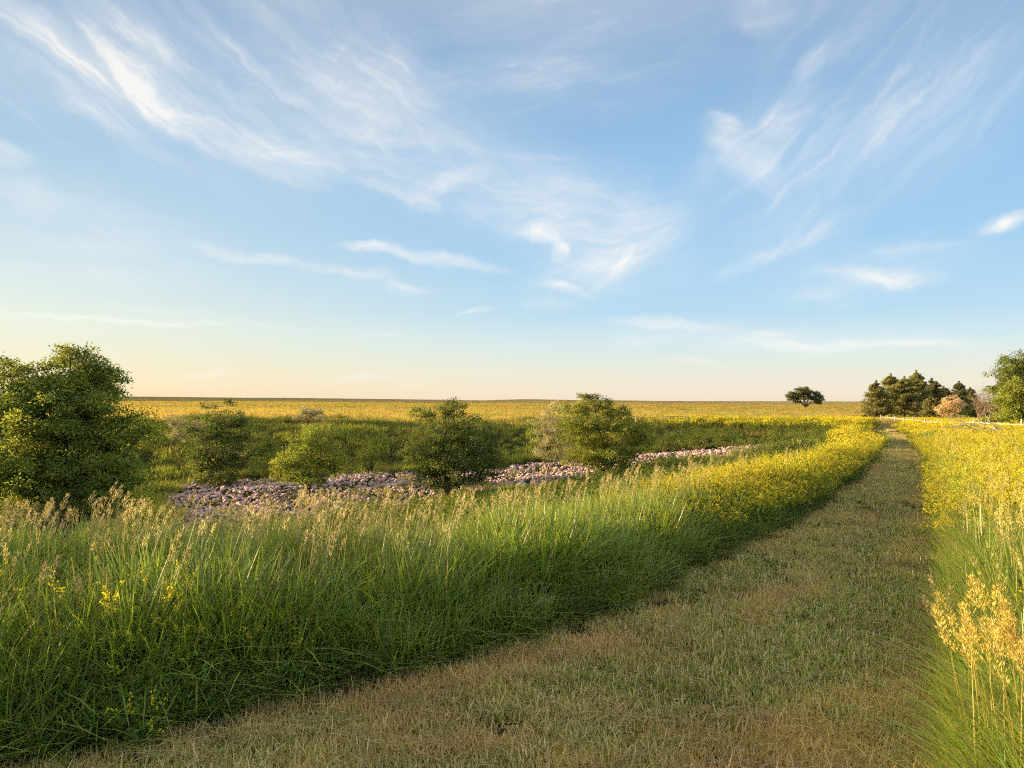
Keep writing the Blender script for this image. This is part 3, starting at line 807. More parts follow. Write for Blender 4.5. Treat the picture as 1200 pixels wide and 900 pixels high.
broad_tree('broadleaf_tree', 706, 552, 34, [
    (695, 474, 22, 13, 0, 1), (672, 478, 16, 10, -.2, 1), (716, 480, 20, 13, .2, 1), (700, 495, 40, 15, -.3, 1), (735, 503, 26, 13, .3, 1), (682, 512, 28, 16, -.4, 1), (728, 520, 32, 14, 0, 1), (705, 532, 44, 13, -.4, 1), (690, 462, 10, 6, 0, 1), (745, 515, 18, 9, .2, 1), (752, 500, 12, 7, .3, 1), (700, 540, 40, 10, -.6, 1), (668, 500, 14, 10, -.2, 1)],
    'rounded green tree among the rocks with a flat layered crown', nleaf=32000, leafL=.09, col=(.21, .25, .055), col2=(.36, .36, .07), clump=.27, trunks=3, trunk_r=.08, up=1.1)
PALE = (.50, .45, .27)
broad_tree('russian_olive_shrub', 645, 548, 38, [
    (650, 485, 16, 14, 0, 1), (640, 500, 18, 16, -.2, 1), (655, 512, 20, 18, .2, 1), (638, 525, 18, 16, 0, 1), (660, 530, 16, 14, 0, 1)],
    'pale silvery shrub against the left side of the rounded tree', 'shrub', nleaf=12000, leafL=.085, col=PALE, col2=(.36, .36, .19), mat=M_PALE, clump=.22, trunks=3, trunk_r=.04, asp=.3)
broad_tree('russian_olive_shrub', 214, 524, 49, [
    (208, 496, 12, 9, 0, 1), (222, 502, 14, 11, .2, 1), (212, 512, 15, 10, 0, 1)],
    'pale greyish shrub behind the small tree near the big left tree', 'shrub', nleaf=6000, leafL=.11, col=(.42, .37, .24), col2=(.3, .29, .17), mat=M_PALE, clump=.26, trunks=3, trunk_r=.05, asp=.3)
broad_tree('russian_olive_shrub', 363, 500, 60, [
    (362, 484, 13, 8, 0, 1), (372, 489, 10, 7, .2, 1), (354, 491, 10, 6, 0, 1)],
    'pale round shrub alone on the far crest of the gully', 'shrub', nleaf=5000, leafL=.12, col=PALE, col2=(.36, .36, .2), mat=M_PALE, clump=.28, trunks=3, trunk_r=.05, asp=.3)
# trees of the same grove further left
for (lx, ly, hh, nm) in ((-17.5, 13.5, 4.6, 'first'), (-21, 7.5, 5.2, 'second'), (-19.5, 1.5, 5.0, 'third'), (-25, 10.5, 5.6, 'fourth')):
    pass

for (hx_, hw) in ((168, 12), (184, 10), (203, 12), (286, 12), (304, 11), (321, 12), (338, 9)):
    dd0 = 60 + R.uniform(-1, 1)
    broad_tree('crest_shrub', hx_, 504, dd0, [(hx_ - hw * .3, 500, hw * .7, 4.5, 0, 1), (hx_ + hw * .4, 501, hw * .6, 4, .3, 1)],
               'low dark green shrub in the row along the far crest of the gully', 'shrub', nleaf=2200, leafL=.13, col=(.085, .13, .04), clump=.3, trunks=2, trunk_r=.03,
               group='shrubs along the far crest')
# lone tree far out
broad_tree('lone_tree', 943, 477, 250, [
    (943, 456.5, 12, 5, 0, 1), (931, 462, 9, 6, 0, 1), (956, 462, 9.5, 6, 0, 1), (937, 457, 8, 5, -1, 1), (951, 457, 8, 5, 1, 1), (944, 463, 14, 6, 0, 1), (928, 462, 7, 7, 1, 1), (960, 465, 6, 6, -1, 1), (927, 466, 5, 3, 0, 1), (961, 460, 5, 4, 0, 1), (957, 469.5, 6, 3, 0, 1), (934, 469, 4, 2, 0, 1)],
    'lone broad crowned tree far out on the golden prairie', nleaf=11000, leafL=.42, col=(.14, .16, .07), clump=.75, trunk_r=.28, fork=.3, shell=.3)
# trees at the right edge
broad_tree('broadleaf_tree', 1192, 498, 62, [
    (1190, 428, 20, 13, 0, 1), (1176, 438, 14, 10, 0, 1), (1205, 425, 22, 16, 1, 1), (1172, 452, 14, 9, .5, 1), (1200, 450, 26, 16, -.5, 1), (1190, 470, 20, 12, 0, 1), (1215, 475, 24, 18, 0, 1)],
    'tall green tree at the right edge rising above the horizon', nleaf=26000, leafL=.16, col=(.15, .20, .045), col2=(.24, .27, .06), clump=.45, trunk_r=.16, shell=.4)
broad_tree('broadleaf_tree', 1200, 506, 46, [
    (1200, 452, 20, 14, 0, 1), (1186, 466, 16, 12, 0, 1), (1205, 474, 22, 13, 0, 1), (1182, 484, 14, 9, 0, 1), (1212, 490, 24, 10, 0, 1)],
    'lower yellow green tree in front of the tall tree at the right edge', nleaf=15000, leafL=.12, col=(.32, .35, .07), col2=(.25, .30, .06), clump=.36, trunk_r=.1)

def cedar(px, d, top, wpx, label, col=(.045, .062, .028), n=15000, lean=0, name='cedar_tree', group='dark cedars in the grove on the right'):
    x_ = (px - 600) / F * d; z0 = H(x_, d); ztop = EYE + (HOR - top) / F * d
    Ht = ztop - z0; Rm = wpx * 1.12 / F * d
    root = empty(name, (x_, d, z0), label, 'tree', group)
    mt = MB(); mc = MB()
    tube(mt, [(0, 0, -.1), (lean * .3, 0, Ht * .45), (lean, 0, Ht * .97)], [.14, .08, .02], (.1, .08, .06), 7)
    nb = 130
    t = np.sort(R.rand(nb)) ** .85
    per = n // nb
    for i in range(nb):
        a = R.uniform(0, 6.28); rr_ = Rm * (1 - t[i]) ** .66 * R.uniform(.72, 1.12) * (.55 + .45 * min(1, t[i] * 6)) + .10
        z = Ht * (.03 + .93 * t[i])
        p0 = np.array([lean * t[i], 0, z]); p1 = p0 + np.array([math.cos(a) * rr_, math.sin(a) * rr_, rr_ * R.uniform(.05, .45)])
        tube(mt, [p0, (p0 + p1) / 2 + [0, 0, -.05], p1], [.03, .02, .008], (.1, .08, .06), 4)
        q = R.rand(per) ** .6
        c = p0 + (p1 - p0) * q[:, None] + R.normal(0, 1, (per, 3)) * (.09 + .17 * rr_ * (1 - q * .6))[:, None] * np.array([.7, .7, .42])
        dd_ = (p1 - p0) / rr_ * .8 + rdir(per) * .7 + np.array([0, 0, .45])
        leaves(mc, c, dd_, rdir(per), R.uniform(.6, 1.4, per) * .20, .075, jitter_cols(np.array(col) * R.uniform(.8, 1.3), per, .25, .08))
    # leader
    k = 260; q = R.rand(k)
    c = np.array([lean, 0, Ht * .9]) + np.stack([R.normal(0, .06, k), R.normal(0, .06, k), q * Ht * .15], 1)
    leaves(mc, c, rdir(k) * .5 + np.array([0, 0, 1.]), rdir(k), .16, .06, jitter_cols(col, k, .2))
    link('trunk', mt.build('trunk', M_BARK, True), root); link('crown', mc.build('crown', M_CEDAR), root)
    return root
C1 = (.24, .24, .085)
cedar(1027, 93, 446, 17, 'outermost cedar of the grove, low and sloping down to the gate', C1)
cedar(1044, 96, 438, 22, 'broad bushy cedar second from the gate end of the grove', C1)
cedar(1060, 92, 441, 20, 'bushy cedar between the broad cedar and the spiky one', C1)
cedar(1074, 94, 434, 20, 'tallest cedar in the grove with a single pointed tip', C1)
cedar(1092, 97, 443, 20, 'dark cedar just right of the tallest pointed one', (.15, .16, .07))
cedar(1106, 103, 452, 14, 'dark cedar behind the pale bush in the grove', (.15, .16, .07))
cedar(1091, 86, 464, 11, 'small young cedar in front of the grove by the pale bush', C1, n=6000)
cedar(1124, 105, 446, 15, 'dark cedar rising just above the pale bush', (.15, .16, .07))
cedar(1137, 107, 453, 13, 'last dark cedar at the far end of the grove', (.15, .16, .07))
broad_tree('russian_olive_shrub', 1116, 488, 84, [
    (1116, 470, 13, 9, 0, 1), (1106, 475, 9, 7, 0, 1), (1126, 475, 9, 7, 0, 1), (1116, 480, 14, 6, 0, 1)],
    'pale cream leaved bush in front of the dark cedars', 'shrub', nleaf=6500, leafL=.17, col=(.66, .52, .30), col2=(.55, .42, .24), mat=M_PALE, clump=.34, trunks=3, trunk_r=.06, asp=.35)
broad_tree('green_bush', 1141, 488, 82, [(1138, 480, 11, 7, 0, 1), (1150, 482, 9, 6, 0, 1)],
    'low dark green bush right of the pale cream bush', 'shrub', nleaf=5000, leafL=.16, col=(.06, .09, .03), clump=.34, trunks=2, trunk_r=.05)
broad_tree('green_bush', 1014, 492, 68, [(1014, 487.5, 4.5, 3.5, 0, 1)],
    'tiny dark bush at the foot of the left gate post', 'shrub', nleaf=900, leafL=.12, col=(.035, .045, .02), clump=.2, trunks=1, trunk_r=.03)
broad_tree('green_bush', 1071, 512, 33, [(1070, 508, 5, 4, 0, 1), (1076, 511, 4, 3, 0, 1)],
    'small bushy green weed on the right margin of the mown strip', 'shrub', nleaf=900, leafL=.06, col=(.08, .11, .03), clump=.14, trunks=1, trunk_r=.02)
broad_tree('green_bush', 1168, 505, 40, [(1160, 493, 12, 7, 0, 1), (1178, 497, 14, 8, 0, 1)],
    'low yellow green bush under the trees at the right edge', 'shrub', nleaf=5000, leafL=.1, col=(.3, .33, .07), clump=.24, trunks=2, trunk_r=.03)

# bare twiggy shrubs
def bare_shrub(px, d, ytop, wpx, label, n=26, mat=M_PALEBARK, name='bare_shrub', r0=.035):
    x_ = (px - 600) / F * d; z0 = H(x_, d); Ht = EYE + (HOR - ytop) / F * d - z0; W = wpx / F * d
    root = empty(name, (x_, d, z0), label, 'shrub')
    mt = MB()
    mw = MB()
    for i in range(n):
        a = R.uniform(0, 6.28); r = W * math.sqrt(R.rand())
        b = np.array([math.cos(a) * r, math.sin(a) * r, Ht * R.uniform(.6, 1)])
        pts = curve_pts((R.normal(0, .12), R.normal(0, .12), -.05), b, 6, .05, .05)
        tube(mt, pts, np.linspace(r0, .008, 6), (.4, .35, .28), 5)
        for j in range(7):
            s = pts[R.randint(2, 6)]; e_ = s + rdir(1)[0] * np.array([1, 1, .6]) * Ht * .22 + np.array([0, 0, Ht * .1])
            tube(mw, curve_pts(s, e_, 3, .06), np.linspace(.014, .006, 3), (.4, .35, .28), 4)
    link('stem', mt.build('stem', mat, True), root); link('twig', mw.build('twig', mat, True), root)
M_PINKBARK = bark_mat('pinkish_twigs', (.20, .14, .10), (.34, .25, .18))
bare_shrub(1150, 80, 455, 11, 'bare pinkish twiggy shrub left of the trees at the right edge', 34, M_PINKBARK)
bare_shrub(1166, 76, 452, 10, 'taller bare shrub with brownish stems against the right hand tree', 20, M_BARK)
bare_shrub(64, 19, 592, 26, 'thin dead grey twigs at the foot of the big left tree', 8, M_BARK, r0=.012)
bare_shrub(332, 30, 570, 16, 'dead brown stems among the rocks by the yellow green tree', 7, M_BARK, r0=.014)
bare_shrub(445, 35, 548, 12, 'two bare upright twigs on the bank above the rocks', 4, M_BARK, r0=.014)
bare_shrub(492, 29, 590, 22, 'dead fallen twigs on the rocks below the dark middle tree', 10, M_PALEBARK, r0=.014)

# weeds growing between the rocks, one plant each
wk = [leafy_weed('leafy_weed_plant', 14, .4, .8, .6, 520, .075, (.065, .10, .028)) for _ in range(2)]
for i, (wx, wy_, s, lb) in enumerate(((345, 590, .95, 'dark green weed clump on the rocks below the yellow green tree'), (312, 585, .7, 'low green weed clump at the left part of the rocks'),
                                      (520, 583, .9, 'green weed clump in front of the dark middle tree'), (405, 588, .6, 'small weed clump among the rocks right of the yellow green tree'),
                                      (600, 562, .6, 'small weed clump on the rocks between the two middle trees'), (730, 552, .6, 'small weed clump under the rounded tree'),
                                      (788, 540, .7, 'weed clump at the near edge of the right hand rocks'))):
    u = (wx - 600) / F
    ds = np.linspace(12, 55, 300); zz = height(u * ds, ds); yy = HOR + (EYE - zz) / ds * F
    jj = np.where(yy < wy_)[0]; d = ds[jj[0]] if len(jj) else 35
    o = link('weed_clump', wk[i % 2], None, (u * d, d, H(u * d, d))); o.scale = (s, s, s); o.rotation_euler.z = i
    tag(o, lb, 'weed', 'weeds between the rocks')

# ------------------------------------------------------------------ rail fence and gate
def plank(mb, a, b, w, h, col=(.7, .65, .55)):
    a = np.array(a, float); b = np.array(b, float); d = b - a; d /= np.linalg.norm(d)
    s = np.cross(d, [0, 0, 1.]); 
    if np.linalg.norm(s) < .1: s = np.array([1., 0, 0])
    s /= np.linalg.norm(s); u_ = np.cross(s, d)
    V = []
    for e_ in (a, b):
        for i, j in ((-1, -1), (1, -1), (1, 1), (-1, 1)): V.append(e_ + s * i * w / 2 + u_ * j * h / 2)
    mb.add(np.array(V), np.array([[0, 1, 2, 3], [7, 6, 5, 4], [0, 4, 5, 1], [1, 5, 6, 2], [2, 6, 7, 3], [3, 7, 4, 0]]), col)
def fence(name, pts, label, rail_z=.66, post_h=.84, step=4.2):
    p0 = np.array([*pts[0], 0.]); root = empty(name, (p0[0], p0[1], H(p0[0], p0[1])), label, 'fence', 'low pale rail fences at the end of the strip')
    org = np.array(root.location)
    P_ = []
    for (ax, ay), (bx, by) in zip(pts[:-1], pts[1:]):
        L = math.hypot(bx - ax, by - ay); k = max(1, round(L / step))
        for i in range(k): P_.append((ax + (bx - ax) * i / k, ay + (by - ay) * i / k))
    P_.append(pts[-1])
    hs2 = []
    for (qx, qy) in P_:
        z = H(qx, qy); m = MB()
        hh = post_h + R.uniform(-.04, .06)
        tube(m, [(qx - org[0], qy - org[1], z - .3 - org[2]), (qx - org[0] + R.normal(0, .01), qy - org[1], z + hh - org[2])], [.045, .042], (.6, .55, .45), 8)
        tube(m, [(qx - org[0], qy - org[1], z + hh - org[2]), (qx - org[0], qy - org[1], z + hh + .012 - org[2])], [.042, .001], (.6, .55, .45), 8)
        link('post', m.build('post', M_RAIL), root); hs2.append(z)
    for (a, b, za, zb) in zip(P_[:-1], P_[1:], hs2[:-1], hs2[1:]):
        m = MB()
        plank(m, np.array([a[0], a[1] - .07, za + rail_z]) - org, np.array([b[0], b[1] - .07, zb + rail_z]) - org, .035, .055)
        link('rail', m.build('rail', M_RAIL), root)
fence('rail_fence', [(33.6, 69), (23, 64), (10, 59)], 'low pale rail fence running left from the gate across the prairie')
fence('rail_fence', [(35.3, 70), (29.5, 55), (24.2, 41.5), (21.6, 31), (26, 27)], 'low pale rail fence running right from the gate towards the camera', step=5.0)
# the gate bar between the posts
m = MB(); gz = H(34.4, 69.4)
tube(m, [(-.75, -.35, .28), (.8, .4, .28)], [.035, .035], (.7, .66, .56), 8)
groot = empty('gate', (34.45, 69.5, gz), 'low pale bar closing the gap between the two gate posts', 'gate')
link('bar', m.build('bar', M_RAIL), groot)
m = MB(); tube(m, [(-.75, -.35, -.2), (-.75, -.35, .33)], [.03, .03], (.6, .5, .4), 6); link('leg', m.build('leg', M_RAIL), groot)
m = MB(); tube(m, [(.8, .4, -.2), (.8, .4, .33)], [.03, .03], (.6, .5, .4), 6); link('leg', m.build('leg', M_RAIL), groot)

# ------------------------------------------------------------------ dead branch at the right
bp = P(1188, 520, 26); bz = H(bp.x, bp.y); broot = empty('dead_branch', (bp.x, bp.y, bz), 'bleached leafless fallen branch lying in the grass on the right', 'branch')
borg = np.array([bp.x, bp.y, bz])
mt = MB(); mw = MB()
tips = [(1108, 484, 0), (1122, 497, .3), (1132, 505, -.3), (1142, 487, .5), (1112, 506, .4), (1160, 492, -.4), (1128, 516, .2), (1146, 511, -.5), (1105, 496, -.2)]
for i, (tx, ty, dd_) in enumerate(tips):
    e_ = np.array(P(tx, ty, 26 + dd_)) - borg; s = np.array([R.normal(0, .06), R.normal(0, .06), .08 + .03 * i])
    pts = curve_pts(s, e_, 8, .018, .05)
    tube(mt, pts, np.linspace(.05, .014, 8), (.5, .42, .3), 6)
    for j in range(6):
        q = pts[R.randint(3, 8)]; e2 = q + (e_ - s) * R.uniform(.1, .25) + rdir(1)[0] * .22
        tube(mw, curve_pts(q, e2, 4, .04), np.linspace(.011, .004, 4), (.5, .42, .3), 4)
M_DRIFT = bark_mat('sun_bleached_branch', (.70, .58, .38), (.85, .74, .52))
link('limb', mt.build('limb', M_DRIFT, True), broot); link('twig', mw.build('twig', M_DRIFT, True), broot)

# ------------------------------------------------------------------ single plants in the foreground
def fg_clover(px, d, h, label, flowers=320, stems=6, r=.2, lf=260):
    x_ = (px - 600) / F * d
    me = clover('flowering_weed', stems, h * .75, h, r, lf, flowers, leafL=.028, flL=.015, leafcol=(.12, .19, .03), flfrom=.45)
    o = link('flowering_weed', me, None, (x_, d, H(x_, d)))
    tag(o, label, 'wildflower')
fg_clover(152, 4.15, .62, 'bushy weed with yellow flowers in the tall grass at lower left', 520, 8, .24)
fg_clover(188, 4.1, .60, 'second smaller yellow flowering weed just right of the bushy one', 260, 4, .16)
fg_clover(25, 4.0, .60, 'yellow flowering weed at the left edge of the grass', 480, 7, .22)
fg_clover(462, 4.75, .42, 'single yellow green flowering weed near the mown edge', 240, 4, .12)
fg_clover(190, 3.35, .20, 'low yellow flowered weed beside the mown edge at lower left', 120, 3, .1)
fg_clover(20, 3.45, .34, 'small yellow flowered weed in the lower left corner', 200, 4, .14)
fg_clover(1150, 4.3, .5, 'yellow flowered weed in the right hand grass', 240, 4, .12)
def fg_brome(px, d, h, label, stems, r, col, L=.17, nsp=95, spread=.062, size=.0135):
    x_ = (px - 600) / F * d
    o = link('seeding_grass_tuft', brome('seeding_grass_tuft', stems, h * .85, h, r, col, L, nsp, spread, size, 2), None, (x_, d, H(x_, d)))
    o.rotation_euler.z = math.pi * .5 if px > 1000 else -.4
    tag(o, label, 'grass tuft')
SG = (.70, .56, .13)
fg_brome(1160, 2.85, .74, 'sunlit golden seed heads nearest the mown edge on the right', 9, .16, SG)
fg_brome(1185, 2.7, .72, 'dense sunlit golden seed heads at the right edge', 13, .2, SG)
fg_brome(1215, 2.55, .68, 'golden seed heads cut off by the right edge of the photo', 8, .14, SG)
fg_brome(1205, 3.0, .76, 'golden seed heads standing behind the dense sunlit ones', 7, .14, SG)
fg_brome(1098, 3.9, .55, 'thin pale seed heads leaning over the right mown edge', 3, .06, (.42, .34, .17), spread=.03)
fg_brome(112, 4.3, .52, 'pale feathery seed heads among the yellow weeds at lower left', 3, .08, (.42, .34, .2), spread=.035)
fg_brome(48, 4.2, .60, 'tall pale seed head at the left edge', 2, .04, (.42, .34, .2), spread=.03)
fg_brome(60, 5.7, .76, 'golden seed heads leaning together on the crest at far left', 9, .3, (.56, .46, .22), spread=.045)
fg_brome(30, 5.9, .76, 'golden seed heads at the left edge below the big tree', 8, .3, (.56, .46, .22), spread=.045)

# ------------------------------------------------------------------ the grove continues left of the frame
def grove_tree(x_, y_, top, w, label, seed):
    d = y_ if y_ > 3 else 3.0
    z0 = H(x_, y_)
    root = empty('broadleaf_tree', (x_, y_, z0), label, 'tree', 'grove trees left of the big tree')
    mt = MB(); mc = MB(); Ht = top - z0
    tube(mt, [(0, 0, -.2), (.1, 0, Ht * .3), (0, .1, Ht * .6)], [.16, .12, .06], (.1, .08, .06), 8)
    for i in range(15):
        c = np.array([R.uniform(-w, w) * .6, w * .95 * (i / 7. - 1), Ht * R.uniform(.25, .78)])
        tube(mt, curve_pts((.05, 0, Ht * .3), c, 5, .04), np.linspace(.06, .02, 5), (.1, .08, .06), 5)
        ncl = 60; dr_ = rdir(ncl); cc = c + dr_ * np.array([w * .5, w * .5, Ht * .17]) * (R.rand(ncl, 1) ** .4)
        idx = np.repeat(np.arange(ncl), 45)
        leaves(mc, cc[idx] + R.normal(0, .17, (len(idx), 3)), rdir(len(idx)), rdir(len(idx)) + np.array([0, 0, .6]), .11, .055, jitter_cols(GT, len(idx), .3, .08))
    link('trunk', mt.build('trunk', M_BARK, True), root); link('crown', mc.build('crown', M_LEAF), root)
grove_tree(-18.5, 13.5, 3.25, 2.9, 'green grove tree next left of the big tree', 1)
grove_tree(-21, 8.0, 3.55, 3.1, 'green grove tree second left of the big tree', 2)
grove_tree(-20, 2.5, 3.6, 3.1, 'green grove tree third left of the big tree', 3)
grove_tree(-23, -3, 3.6, 3.1, 'green grove tree furthest left of the big tree', 4)

# ------------------------------------------------------------------ sky
w = bpy.data.worlds.new('World'); sc.world = w; w.use_nodes = True
w.cycles.sampling_method = 'MANUAL'; w.cycles.sample_map_resolution = 256
nt = w.node_tree; nt.nodes.clear()
sky = N(nt, 'ShaderNodeTexSky', sky_type='NISHITA'); sky.sun_disc = False
sky.sun_elevation = SUN_EL; sky.sun_rotation = SUN_AZ
sky.altitude = 400; sky.air_density = 1.0; sky.dust_density = .5; sky.ozone_density = 2.5
tc = N(nt, 'ShaderNodeTexCoord')
sx = N(nt, 'ShaderNodeSeparateXYZ'); nt.links.new(tc.outputs['Generated'], sx.inputs[0])
az = math_(nt, 'ARCTAN2', sx.outputs['X'], sx.outputs['Y'])
el = math_(nt, 'ARCSINE', sx.outputs['Z'])
cmb = N(nt, 'ShaderNodeCombineXYZ'); nt.links.new(az, cmb.inputs[0]); nt.links.new(el, cmb.inputs[1]); cmb.inputs[2].default_value = 1.0
# gentle bending of everything
wn = N(nt, 'ShaderNodeTexNoise'); wn.inputs['Scale'].default_value = 10; wn.inputs['Detail'].default_value = 7; wn.inputs['Roughness'].default_value = .6
nt.links.new(cmb.outputs[0], wn.inputs['Vector'])
wv = N(nt, 'ShaderNodeVectorMath', operation='MULTIPLY_ADD')
nt.links.new(wn.outputs['Color'], wv.inputs[0]); wv.inputs[1].default_value = (.07, .05, 0); wv.inputs[2].default_value = (-.035, -.025, 0)
wa = N(nt, 'ShaderNodeVectorMath', operation='ADD'); nt.links.new(cmb.outputs[0], wa.inputs[0]); nt.links.new(wv.outputs[0], wa.inputs[1])
CUR = wa.outputs[0]
PITCH = math.atan((HOR - 450) / F)
def dirof(px, py):
    vx, vy, vz = (px - 600) / F, 1.0, (450 - py) / F
    c, s = math.cos(PITCH), math.sin(PITCH)
    yy, zz = vy * c - vz * s, vy * s + vz * c
    L = math.sqrt(vx * vx + yy * yy + zz * zz)
    return math.atan2(vx, yy), math.asin(zz / L)
def fibre(ang, sc_, stretch, lo, hi, detail=7):
    mp = N(nt, 'ShaderNodeMapping', vector_type='TEXTURE'); mp.inputs['Rotation'].default_value = (0, 0, ang)
    mp.inputs['Scale'].default_value = (stretch, 1, 1)
    nt.links.new(CUR, mp.inputs['Vector'])
    n_2 = N(nt, 'ShaderNodeTexNoise'); n_2.inputs['Scale'].default_value = sc_; n_2.inputs['Detail'].default_value = detail; n_2.inputs['Roughness'].default_value = .62
    n_2.inputs['Distortion'].default_value = .6
    nt.links.new(mp.outputs[0], n_2.inputs['Vector'])
    mr = N(nt, 'ShaderNodeMapRange'); mr.inputs['From Min'].default_value = lo; mr.inputs['From Max'].default_value = hi
    nt.links.new(n_2.outputs['Fac'], mr.inputs['Value'])
    return mr.outputs[0]
fibs = {'dn': fibre(rad(-30), 30, 6, .32, .72, 10), 'up': fibre(rad(42), 30, 6, .32, .72, 10), 'fl': fibre(rad(-6), 34, 6, .32, .72, 10), 'fu': fibre(rad(10), 34, 6, .32, .72, 10)}
soft = fibre(rad(-20), 6, 2.5, .3, .7, 5)
# (x0,y0,x1,y1,width px, strength, fibre)
ST = [
    (-40, -10, 330, 195, 30, .95, 'dn'), (0, 60, 230, 150, 40, .55, 'dn'), (60, -10, 260, 110, 60, .45, 'dn'), (-60, 60, 120, 120, 45, .4, 'dn'), (230, 170, 375, 225, 9, .5, 'dn'),
    (250, 150, 420, 200, 35, .4, 'fl'), (300, -20, 420, 130, 60, .38, 'dn'), (400, 60, 520, 130, 55, .42, 'dn'),
    (-80, -40, 420, 180, 95, .42, 'dn'), (200, -40, 520, 190, 80, .34, 'dn'), (380, 100, 640, 240, 70, .38, 'dn'), (300, 130, 560, 200, 60, .35, 'fl'), (430, -20, 820, 60, 70, .20, 'fu'),
    (520, 90, 800, 60, 50, .30, 'fu'), (480, 190, 800, 260, 60, .36, 'fl'), (600, 240, 820, 300, 55, .45, 'fu'), (820, 230, 1000, 130, 70, .40, 'up'), (880, 60, 1240, -60, 60, .25, 'up'),
    (940, 200, 1230, 30, 70, .42, 'up'), (-40, 230, 260, 300, 40, .28, 'fl'), (860, 300, 1010, 230, 40, .3, 'up'), (900, 340, 1130, 290, 30, .35, 'fu'), (620, 330, 760, 300, 30, .5, 'up'),
    (280, -30, 330, 60, 30, .5, 'dn'), (340, 20, 400, 130, 22, .55, 'dn'), (120, 20, 250, 130, 40, .5, 'dn'), (700, 390, 1180, 405, 16, .35, 'fu'),
    (452, 60, 500, 108, 9, .9, 'dn'), (415, 140, 480, 190, 9, .85, 'dn'), (412, 213, 500, 235, 9, .8, 'fl'), (470, 230, 560, 200, 12, .6, 'up'), (480, 228, 510, 250, 12, .9, 'dn'),
    (490, 110, 640, 80, 24, .35, 'fu'), (560, 60, 760, 30, 60, .2, 'fu'), (440, 170, 760, 250, 60, .28, 'fl'), (380, 40, 470, 150, 70, .32, 'up'),
    (600, 268, 660, 276, 13, 1.0, 'fl'), (650, 280, 660, 305, 10, 1.0, 'dn'), (612, 235, 700, 265, 22, .6, 'fl'), (640, 335, 760, 285, 20, .9, 'up'), (680, 290, 810, 265, 26, .5, 'fu'),
    (630, 330, 690, 345, 8, .7, 'fl'), (610, 355, 680, 360, 8, .5, 'fl'), (700, 260, 790, 250, 30, .4, 'fu'),
    (395, 290, 470, 296, 6, .75, 'fl'), (450, 293, 585, 318, 9, 1.05, 'fl'), (440, 335, 510, 342, 8, .7, 'fl'), (390, 322, 470, 328, 8, .4, 'fl'),
    (218, 288, 350, 308, 7, .9, 'fl'), (330, 305, 430, 328, 6, .55, 'fl'), (-20, 165, 30, 200, 12, .8, 'dn'), (-20, 210, 60, 240, 14, .4, 'dn'), (20, 278, 160, 290, 14, .3, 'fl'),
    (-20, 371, 280, 379, 4, .85, 'fl'), (130, 354, 240, 366, 4, .4, 'fl'), (285, 378, 320, 380, 3, .5, 'fl'), (-40, 310, 250, 325, 18, .3, 'fl'), (530, 370, 575, 368, 3, .5, 'fu'), (430, 397, 490, 400, 3, .4, 'fl'),
    (815, 150, 870, 160, 16, .7, 'fl'), (850, 175, 910, 215, 20, .6, 'dn'), (880, 190, 925, 110, 26, .75, 'up'), (915, 120, 985, 30, 12, .6, 'up'), (890, 240, 930, 210, 14, .6, 'up'),
    (850, 320, 1010, 240, 10, .7, 'up'), (900, 245, 1000, 170, 40, .35, 'up'), (1000, 150, 1230, 20, 50, .42, 'up'), (900, 150, 1080, 110, 50, .25, 'up'), (860, 0, 920, 15, 22, .5, 'fl'), (940, 280, 985, 270, 7, .5, 'up'),
    (1135, 268, 1215, 248, 9, 1.0, 'fu'), (1040, 292, 1120, 282, 6, .55, 'fu'), (955, 318, 1090, 326, 10, 1.1, 'fl'), (920, 346, 1000, 338, 9, .8, 'fu'), (1020, 296, 1110, 284, 9, .8, 'fu'), (930, 345, 1010, 330, 10, .65, 'fu'), (1000, 300, 1080, 310, 14, .35, 'fu'),
    (705, 373, 850, 382, 8, .6, 'fl'), (860, 400, 1010, 404, 6, .85, 'fl'), (1000, 405, 1150, 397, 5, .8, 'fu'), (865, 393, 940, 393, 5, .4, 'fl'), (770, 424, 850, 430, 4, .5, 'fl'), (400, 447, 500, 450, 5, .4, 'fl'), (200, 442, 270, 446, 4, .35, 'fl'), (720, 395, 800, 400, 5, .3, 'fl'), (960, 355, 1010, 350, 8, .4, 'fu')]
acc = {}
for (x0, y0, x1, y1, wp, st, fb) in ST:
    a0, e0 = dirof(x0, y0); a1, e1 = dirof(x1, y1)
    ln = math.hypot(a1 - a0, e1 - e0)
    th = math.atan2(e1 - e0, a1 - a0); ca, sa = math.cos(th), math.sin(th)
    Ls, Ws = ln * .66, max(wp, 3) / F * 1.2; mx_, my_ = (a0 + a1) / 2, (e0 + e1) / 2
    dots = []
    for q in ((ca / Ls, sa / Ls, -(mx_ * ca + my_ * sa) / Ls), (-sa / Ws, ca / Ws, (mx_ * sa - my_ * ca) / Ws)):
        dn = N(nt, 'ShaderNodeVectorMath', operation='DOT_PRODUCT'); nt.links.new(CUR, dn.inputs[0]); dn.inputs[1].default_value = q
        dots.append(dn.outputs['Value'])
    r2 = math_(nt, 'MULTIPLY_ADD', dots[1], dots[1], math_(nt, 'MULTIPLY', dots[0], dots[0]))
    fo = math_(nt, 'MULTIPLY_ADD', r2, -1 / 1.35, 1.0, clamp=True)
    fo = math_(nt, 'MULTIPLY', fo, math_(nt, 'MULTIPLY', fo, st))
    acc[fb] = fo if fb not in acc else math_(nt, 'MAXIMUM', math_(nt, 'MULTIPLY_ADD', fo, .35, acc[fb]), fo)
tot = None
for fb, v in acc.items():
    q = math_(nt, 'MULTIPLY', v, math_(nt, 'MULTIPLY_ADD', math_(nt, 'MULTIPLY', fibs[fb], fibs[fb]), .92, .25))
    tot = q if tot is None else math_(nt, 'ADD', tot, q)
